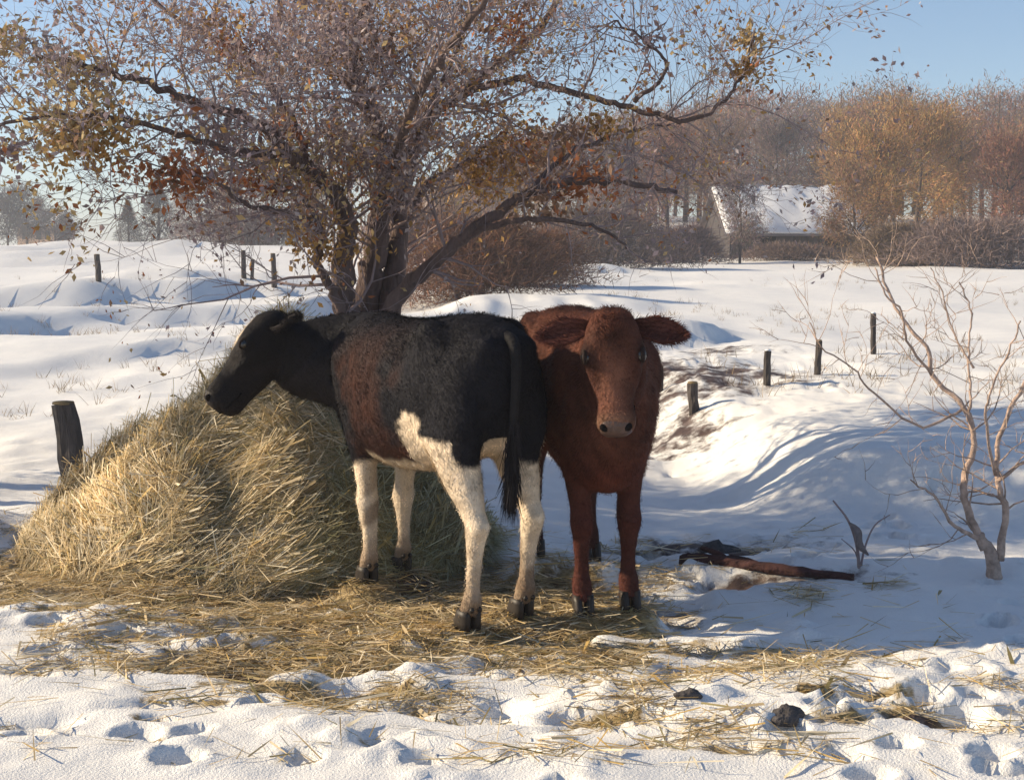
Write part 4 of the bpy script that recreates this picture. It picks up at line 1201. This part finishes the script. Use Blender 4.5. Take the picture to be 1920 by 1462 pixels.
# the mass of the wood behind them
rw = np.random.default_rng(77)
WV, WF, WC, base = [], [], [], 0
TVm = MB()
for k in range(150):
    Yd = rw.uniform(100, 150); px = rw.uniform(760, 2150)
    xw = (px - 960) / FPX * Yd; zb = gz(xw, Yd)
    prof = np.interp(px, [760, 900, 1050, 1250, 1500, 1750, 1950], [380, 310, 250, 208, 190, 190, 200]) + rw.uniform(-32, 45)
    ztop = CAM_Z + (HORIZON - prof) / FPX * Yd
    p = int(rw.integers(0, 4)); V, F, Cc = PROTO[p][2]; s = max((ztop - zb) / PROTO[p][3], 0.35); a = rw.uniform(0, 6.28)
    sub = rw.random(len(V) // 5) < 0.28; vm = np.repeat(sub, 5)
    Vq = V[vm]; nb_ = len(Vq) // 5
    ca, sa = math.cos(a), math.sin(a)
    Vw = np.stack([(Vq[:, 0] * ca - Vq[:, 1] * sa) * s * 1.2 + xw, (Vq[:, 0] * sa + Vq[:, 1] * ca) * s * 1.2 + Yd, Vq[:, 2] * s + zb], 1)
    b = np.arange(nb_)[:, None] * 5 + base
    WF.append(np.concatenate([b + [0, 1, 2], b + [0, 2, 3], b + [3, 2, 4]], 0)); WV.append(Vw)
    hue = FT[['brown', 'mauve', 'russet', 'ochre', 'mauve', 'brown'][int(rw.integers(0, 6))]]
    WC.append(Cc[vm] * np.array(hue)); base += len(Vw)
    TVm.tube([(xw, Yd, zb - 0.5), (xw + rw.uniform(-.3, .3), Yd, zb + (ztop - zb) * 0.4), (xw + rw.uniform(-.5, .5), Yd, ztop - 0.8)], [0.22, 0.16, 0.04], 5)
wood = empty('woodland', (15, 100, gz(15, 100)), 'hazy brown mass of bare woodland on the hill behind the barn', 'woodland')
wood['kind'] = 'stuff'
off = np.array(wood.location)
wo = obj('crowns', mesh_np('crowns', np.concatenate(WV) - off, np.concatenate(WF), np.concatenate(WC)), M_FARTWIG, wood); wo['kind'] = 'stuff'
wtm = TVm.mesh('trunks'); wtm.transform(Matrix.Translation(-wood.location))
w2 = obj('trunks', wtm, M_FARWOOD, wood); w2['kind'] = 'stuff'


# russet brush and bushes in the middle distance
def bush(name, px, Yd, hgt, wid, n, cols, label, seed, blade=(0.25, 0.7), bw=(0.008, 0.022), dep=None):
    r = np.random.default_rng(seed); n = int(n * 1.7)
    xw = (px - 960) / FPX * Yd; zb = gz(xw, Yd); dep = dep or wid * 0.6
    o = empty(name, (xw, Yd, zb), label, 'bush', None)
    u = r.normal(0, 0.42, (n, 2)); rad = np.minimum(np.linalg.norm(u, axis=1), 1.2)
    X_ = u[:, 0] * wid; Y_ = u[:, 1] * dep
    top = hgt * np.sqrt(np.clip(1 - (rad / 1.25) ** 2, 0.02, 1)) * (0.75 + 0.5 * vnoise(X_ * 2 / wid + 9, Y_ * 2, seed))
    Zp = r.random(n) ** 0.7 * top
    zg = H0(xw + X_, Yd + Y_) - zb
    P = np.stack([X_, Y_, zg + Zp], 1)
    D = np.stack([u[:, 0] * 0.8, u[:, 1] * 0.8, np.full(n, 0.5)], 1) + r.normal(0, 0.75, (n, 3)); D /= np.linalg.norm(D, axis=1, keepdims=True)
    c = np.array(cols)[r.integers(0, len(cols), n)] * r.uniform(0.6, 1.35, (n, 1))
    V, F, Cc = blades(P, D, r.normal(0, 1, (n, 3)), r.uniform(*blade, n) * 0.7, r.uniform(*bw, n) * 0.6, c)
    t = obj('twigs', mesh_np('twigs', V, F, Cc), M_BRUSH, o); t['kind'] = 'stuff'
    sm = MB(); rr_ = random.Random(seed)
    for k in range(7):
        a = rr_.uniform(0, 6.28); q = rr_.uniform(0.1, 0.5)
        b0 = Vector((math.cos(a) * wid * 0.15, math.sin(a) * dep * 0.15, -0.1)); e0 = Vector((math.cos(a) * wid * q, math.sin(a) * dep * q, hgt * rr_.uniform(0.5, 0.85)))
        sm.tube(spline([b0, b0.lerp(e0, 0.5) + Vector((0, 0, 0.1)), e0], 3), [0.03 - 0.0035 * i for i in range(7)], 5)
    obj('stem', sm.mesh('stem'), M_TWIG, o)
    return o


RU = [(0.24, 0.115, 0.070), (0.20, 0.10, 0.065), (0.28, 0.16, 0.10), (0.16, 0.10, 0.08)]
bush('russet_bush', 885, 31, 1.55, 1.9, 11000, RU, 'russet brushy thicket behind the old tree, above the black cow', 301, (0.25, 0.6), (0.012, 0.03))
bush('russet_bush', 985, 36, 1.35, 1.7, 8000, RU, 'lower russet bush right of the thicket, above the cow rump', 302, (0.25, 0.6), (0.012, 0.03))
bush('brown_bush', 1120, 58, 2.2, 3.2, 9000, [(0.230, 0.162, 0.135), (0.270, 0.189, 0.135), (0.203, 0.162, 0.162)], 'wide brown bush on the snow edge above the brown cow', 303, (0.3, 0.8), (0.02, 0.06))
bush('brown_bush', 1270, 66, 1.5, 2.0, 7000, [(0.230, 0.162, 0.149), (0.203, 0.149, 0.149)], 'mauve-brown bush at the left foot of the barn', 304, (0.3, 0.8), (0.02, 0.06))
bush('brown_bush', 1690, 62, 1.5, 2.2, 8000, [(0.257, 0.189, 0.121), (0.230, 0.162, 0.121)], 'ochre-brown bush at the right foot of the barn', 305, (0.3, 0.8), (0.02, 0.06))
bush('brown_bush', 1830, 60, 2.0, 3.4, 9000, [(0.230, 0.176, 0.162), (0.270, 0.189, 0.162)], 'wide mauve-brown bush below the wood at the right', 306, (0.3, 0.8), (0.02, 0.06))
bush('brown_bush', 1475, 69, 0.75, 2.3, 4500, [(0.22, 0.16, 0.13), (0.20, 0.15, 0.14)], 'low brown scrub in front of the dark barn wall', 309, (0.25, 0.6), (0.02, 0.05))
bush('brown_bush', 480, 88, 2.2, 4.5, 8000, [(0.203, 0.169, 0.169), (0.230, 0.176, 0.162)], 'low mauve bush under the far left grove', 307, (0.3, 0.9), (0.03, 0.07))
bush('brown_bush', 790, 62, 1.8, 2.6, 7000, RU, 'brown bush in the snow right of the old tree trunk', 308, (0.3, 0.8), (0.02, 0.05))

# ------------------------------------------------------------------ barn and far house
def barn():
    Yd = 76.0; s = Yd / FPX
    x0, x1 = (1338 - 960) * s, (1580 - 960) * s
    zb = min(gz(x0, Yd), gz(x1, Yd)) - 0.2
    zeave = CAM_Z + (HORIZON - 436) * s; zr = CAM_Z + (HORIZON - 357) * s
    o = empty('barn', ((x0 + x1) / 2, Yd, zb), 'low dark wooden barn with a thick snow-covered roof at the wood edge', 'barn', None, 0.10)
    L, D = (x1 - x0) / 2, 2.9
    ze, zt = zeave - zb, zr - zb
    w = MB(); T = 0.15
    w.box(-L, L, D - T, D, 0, ze)
    for sx in (-1, 1):
        xa, xb = sorted((sx * L, sx * (L - T)))
        V = [(xa, -D, 0), (xb, -D, 0), (xb, D - T, 0), (xa, D - T, 0), (xa, -D, ze), (xb, -D, ze), (xb, D - T, ze), (xa, D - T, ze), (xa, 0, zt - 0.15), (xb, 0, zt - 0.15)]
        w.add(V, [(0, 3, 2, 1), (0, 1, 5, 4), (3, 7, 6, 2), (1, 2, 6, 9, 5), (0, 4, 8, 7, 3), (4, 5, 9, 8), (8, 9, 6, 7)])
    for a, b in ((-L + T, -L * 0.62), (-L * 0.02, L * 0.45), (L * 0.80, L - T)):
        w.box(a, b, -D, -D + T, 0, ze)
    w.box(-L * 0.62, -L * 0.02, -D, -D + T, ze * 0.82, ze); w.box(L * 0.45, L * 0.80, -D, -D + T, 0, ze * 0.45); w.box(L * 0.45, L * 0.80, -D, -D + T, ze * 0.85, ze)
    obj('wall', w.mesh('wall', smooth=False), M_BOARD, o)
    dk = MB(); dk.box(-L + T + 0.01, L - T - 0.01, -D + 1.2, -D + 1.3, 0, ze - 0.02)  # near-black sheet standing in for the shade behind the openings
    obj('dark_backing', dk.mesh('dark_backing', smooth=False), M_DARK, o)
    for k in range(22):                                # boards on the front that still show as upright strips
        bx = -L + 0.16 + k * (2 * L - 0.3) / 22
        if -L * 0.66 < bx < 0 or L * 0.40 < bx < L * 0.82: continue
        bb = MB(); bb.box(bx, bx + 0.26, -D - 0.03, -D - 0.002, 0.02 * (k % 3), ze - 0.03)
        obj('plank', bb.mesh('plank', smooth=False), M_BOARD, o)
    dr = MB(); dr.box(-L * 0.30, -L * 0.04, -D - 0.09, -D - 0.035, 0.02, ze * 0.82)
    obj('door', dr.mesh('door', smooth=False), M_BOARD, o)

    def slab(name, m, over, t0, t1, rough, drop):
        mb = MB(); n, mseg = 22, 7
        rr_ = random.Random(9)
        for sd in (-1, 1):
            top, bot = [], []
            for j in range(mseg + 1):
                v = j / mseg
                rt, rb = [], []
                for i in range(n + 1):
                    u = i / n; x_ = -L - over + (2 * L + 2 * over) * u
                    y_ = sd * (D + over) * v; zz = zt - (zt - ze + drop) * v
                    k = rough * (rr_.random() - 0.5)
                    edge = 1 - 0.6 * (j == mseg) - 0.5 * (i in (0, n))
                    rt.append((x_, y_ * (1 + k * 0.06 * (j == mseg)), zz + t0 + (t1 + k) * edge)); rb.append((x_, y_, zz + t0))
                top.append(rt); bot.append(rb)
            V = [p for r_ in top for p in r_] + [p for r_ in bot for p in r_]; q = n + 1; h = (mseg + 1) * q; F = []
            for j in range(mseg):
                for i in range(n):
                    a = j * q + i
                    F.append((a, a + 1, a + q + 1, a + q)); F.append((h + a, h + a + q, h + a + q + 1, h + a + 1))
            for i in range(n): a = mseg * q + i; F.append((a, a + 1, h + a + 1, h + a))
            for j in range(mseg):
                a = j * q; F.append((a, a + q, h + a + q, h + a)); a = j * q + n; F.append((a + q, a, h + a, h + a + q))
            mb.add(V, F)
        return obj(name, mb.mesh(name, smooth=rough > 0), m, o)
    rf = slab('roof', M_TIN, 0.35, -0.10, 0.09, 0.0, 0.16)
    sn = slab('roof_snow', M_PSNOW, 0.26, -0.005, 0.20, 0.22, 0.14)
    sn.parent = rf
    return o


barn()


def far_house():
    Yd = 170.0; s = Yd / FPX; xc = (92 - 960) * s; zb = gz(xc, Yd)
    o = empty('farmhouse', (xc, Yd, zb), 'tiny tan farmhouse with chimney among the far left trees', 'house', None, -0.3)
    L, D, ze, zt = 2.6, 2.0, CAM_Z + (HORIZON - 425) * s - zb, CAM_Z + (HORIZON - 402) * s - zb
    w = MB()
    V = [(-L, -D, 0), (L, -D, 0), (L, D, 0), (-L, D, 0), (-L, -D, ze), (L, -D, ze), (L, D, ze), (-L, D, ze), (-L, 0, zt), (L, 0, zt)]
    w.add(V, [(0, 3, 2, 1), (0, 1, 5, 4), (2, 3, 7, 6), (1, 2, 6, 9, 5), (0, 4, 8, 7, 3), (4, 5, 9, 8), (6, 7, 8, 9)])
    obj('wall', w.mesh('wall', smooth=False), M_PLASTER, o)
    r_ = MB()
    for sd in (-1, 1):
        r_.add([(-L - .3, sd * (D + .3), ze - .12), (L + .3, sd * (D + .3), ze - .12), (L + .3, 0, zt + .05), (-L - .3, 0, zt + .05),
                (-L - .3, sd * (D + .3), ze + .1), (L + .3, sd * (D + .3), ze + .1), (L + .3, 0, zt + .25), (-L - .3, 0, zt + .25)],
               [(0, 1, 2, 3), (4, 7, 6, 5), (0, 4, 5, 1), (1, 5, 6, 2), (3, 2, 6, 7), (0, 3, 7, 4)])
    rf = obj('roof', r_.mesh('roof', smooth=False), M_PSNOW, o)
    c = MB(); zc = CAM_Z + (HORIZON - 378) * s - zb
    c.box(-1.5, -0.7, -0.4, 0.4, zt - 1.0, zc); c.box(-1.6, -0.6, -0.5, 0.5, zc + 0.003, zc + 0.25)
    obj('chimney', c.mesh('chimney', smooth=False), M_PLASTER, rf)
    for xx in (-1.6, 0.4, 1.6):
        f = MB(); f.box(xx - .35, xx + .35, -D - .05, -D - .003, ze * 0.45, ze * 0.8)
        obj('window', f.mesh('window', smooth=False), M_DARK, o)


far_house()

# ------------------------------------------------------------------ fence posts
def post(base, hgt, r, lean, label, seed, group, snowcap=True):
    rr_ = random.Random(seed)
    o = empty('fence_post', base, label, 'fence post', group, rr_.uniform(0, 3))
    n = 7; pts = [Vector((lean[0] * t + rr_.uniform(-.1, .1) * r, lean[1] * t, -0.25 + (hgt + 0.25) * t)) for t in [i / n for i in range(n + 1)]]
    o.rotation_euler = (0, 0, 0)
    mb = MB(); mb.tube(pts, [r * (1.05 - 0.10 * i / n + rr_.uniform(-.05, .05)) for i in range(n + 1)], 9, lump=0.22, seed=seed)
    obj('shaft', mb.mesh('shaft', smooth=False), M_POST, o)
    tp = pts[-1]
    cb = MB()
    cb.loft([ring(tp + Vector((0, 0, zz)), X, Y, r * k, r * k, r * k, 10, 2) for zz, k in ((-0.004, 0.82), (r * 0.25, 0.84), (r * 0.42, 0.6), (r * 0.5, 0.2))] if snowcap else
            [ring(tp + Vector((0, 0, zz)), X, Y, r * k, r * k, r * k, 9, 2) for zz, k in ((-0.004, 0.92), (0.012, 0.88), (0.016, 0.5))])
    obj('snow_cap' if snowcap else 'end_grain', cb.mesh('cap'), M_PSNOW if snowcap else mat('end_grain', (0.20, 0.15, 0.08), 0.9, 0.4, 40), o)


b = ground(152, 905); b.z -= 0.05
tp = at(116, 757, b.y)
post(b, tp.z - b.z, 0.078, (tp.x - b.x, 0.03), 'thick leaning weathered fence post left of the hay heap', 400, None, False)
FR = 'posts along the lane on the right'
for i, (px, yt, yb, wpx, label) in enumerate([
        (1303, 718, 772, 21, 'short fence post nearest the brown cow, right of its ear'),
        (1438, 658, 722, 14, 'second fence post from the brown cow along the lane'),
        (1531, 640, 702, 13, 'third fence post from the brown cow along the lane'),
        (1639, 588, 664, 11, 'tall fence post farthest from the brown cow along the lane'),
        (1238, 690, 735, 12, 'fence post partly hidden by the brown cow shoulder')]):
    bb = ground(px, yb); hh_ = (yb - yt) / FPX * bb.y
    post(bb, hh_, wpx / FPX * bb.y * 0.5, (0.02 * (i % 3 - 1), 0.0), label, 410 + i, FR, i % 2 == 1)
FL = 'posts across the left field'
for i, (px, yt, yb, wpx, label) in enumerate([
        (186, 480, 528, 11, 'lone far fence post in the open left field'),
        (457, 472, 520, 9, 'far fence post left of a pair by the old tree'),
        (472, 488, 522, 7, 'thin short far post, middle of three left of the old tree'),
        (515, 478, 536, 10, 'far fence post nearest the old tree on its left')]):
    bb = ground(px, yb); hh_ = (yb - yt) / FPX * bb.y
    post(bb, hh_, wpx / FPX * bb.y * 0.5, (0.03 * (i % 3 - 1), 0.0), label, 430 + i, FL, False)

# ------------------------------------------------------------------ small things on the snow
p0, p1 = ground(1278, 1058), ground(1600, 1088)
lg = empty('fallen_log', p0, 'dark reddish fallen log lying in the blue shade right of the brown cow', 'log')
mb = MB(); pts = spline([Vector((0, 0, 0.012)), (p1 - p0) * 0.3 + Vector((0, 0.03, 0.022)), (p1 - p0) * 0.65 + Vector((0, -0.03, 0.022)), (p1 - p0) + Vector((0, 0, 0.01))], 6)
m = len(pts); mb.tube(pts, [0.036 - 0.018 * i / m for i in range(m)], 12, lump=0.6, seed=3)
obj('bark', mb.mesh('bark'), M_LOG, lg)
sm = MB(); q = pts[m // 3]; sm.tube(spline([q, q + Vector((-0.05, 0.06, 0.03)), q + Vector((-0.12, 0.13, 0.045))], 3), [0.022, 0.02, 0.019, 0.018, 0.016, 0.014, 0.012], 7, lump=0.2, seed=5)
obj('branch_stub', sm.mesh('branch_stub'), M_LOG, lg)


def stone(px, py, wpx, hpx, label, seed, name='stone'):
    b = ground(px, py); s = b.y / FPX; rr_ = random.Random(seed)
    w, h_ = wpx * s * 0.5, hpx * s
    mb = MB(); rings = []
    ph = [rr_.uniform(0, 6.28) for _ in range(3)]
    for zz, k in ((-0.35, 0.8), (0.0, 1.0), (0.35, 0.97), (0.65, 0.75), (0.88, 0.45), (1.0, 0.12)):
        rg = []
        for j in range(13):
            a = 6.2832 * j / 13; f = 1 + 0.22 * math.sin(2 * a + ph[0]) + 0.14 * math.sin(3 * a + ph[1] + 2 * zz) + rr_.uniform(-.13, .13)
            rg.append(Vector((math.cos(a) * w * k * f, math.sin(a) * w * 0.75 * k * f, zz * h_ * (1 + 0.3 * math.sin(a + ph[2]) + rr_.uniform(-.08, .08)))))
        rings.append(rg)
    mb.loft(rings)
    o = obj(name, mb.mesh(name), M_STONE); o.location = b
    o['label'] = label; o['category'] = 'stone'; o['group'] = 'stones in the snow'


stone(1352, 1036, 70, 20, 'dark rounded stone beside the reddish log', 1)
stone(1472, 1350, 74, 24, 'black stone sticking out of the bright snow in the right foreground', 2)
stone(1290, 1306, 44, 14, 'small dark stone among straw left of the black foreground stone', 3)

b = ground(1612, 1066)
wd = empty('dead_weed', b, 'single withered weed with a drooping grey leaf in the blue shade', 'weed')


def weed_stem(pix, r0):
    mb = MB(); st_ = spline([Vector((0, 0, -0.03))] + [at(px, py, b.y + dy) - b for px, py, dy in pix], 4)
    mb.tube(st_, [r0 * (1 - 0.6 * i / len(st_)) for i in range(len(st_))], 6)
    obj('stem', mb.mesh('stem'), M_TWIG, wd)


weed_stem([(1606, 1020, 0), (1590, 975, 0), (1562, 938, 0)], 0.009)
weed_stem([(1622, 1025, 0.02), (1640, 985, 0.05), (1668, 965, 0.08)], 0.006)
weed_stem([(1604, 1035, -0.03), (1578, 1010, -0.06)], 0.005)
a0, a1 = at(1591, 978, b.y) - b, at(1622, 1038, b.y) - b
lf = MB(); rows = []
for k in range(11):
    t = k / 10; wdt = 0.003 + 0.021 * math.sin(math.pi * t ** 0.8) * (1 + 0.12 * math.sin(9 * t))
    c = a0.lerp(a1, t) + Vector((0.012 * math.sin(7 * t), -0.05 * math.sin(t * 2.6), 0.0))
    sd = Vector((0.85, 0.25 + 0.3 * math.sin(5 * t), 0.45)).normalized(); cup = Vector((0, -0.016 - 0.010 * math.sin(6 * t), 0))
    th = Vector((0, -0.003, 0))
    rows.append([c - sd * wdt + cup, c, c + sd * wdt + cup * 0.6, c + sd * wdt + cup * 0.6 + th, c + th, c - sd * wdt + cup + th])
lf.loft(rows); obj('leaf', lf.mesh('leaf'), mat('withered_leaf', (0.20, 0.165, 0.16), 0.85, 0.4, 30), wd)

# ------------------------------------------------------------------ cold winter air
hz_m = bpy.data.materials.new('winter_air'); hz_m.use_nodes = True
hn_ = hz_m.node_tree.nodes; hn_.remove(hn_['Principled BSDF'])
pv = hn_.new('ShaderNodeVolumePrincipled'); pv.inputs['Color'].default_value = (0.86, 0.90, 1.0, 1); pv.inputs['Density'].default_value = 0.0017; pv.inputs['Anisotropy'].default_value = 0.2
hz_m.node_tree.links.new(pv.outputs[0], hn_['Material Output'].inputs['Volume'])
zlo = GROUND_MIN - 1.0
hb = MB(); hb.box(-560, 560, -200, 860, zlo, max(GROUND_MAX, 18.0) + 1.5)
hzo = obj('haze', hb.mesh('haze', smooth=False), hz_m); hzo['kind'] = 'stuff'; hzo['label'] = 'thin bluish winter haze over the fields'
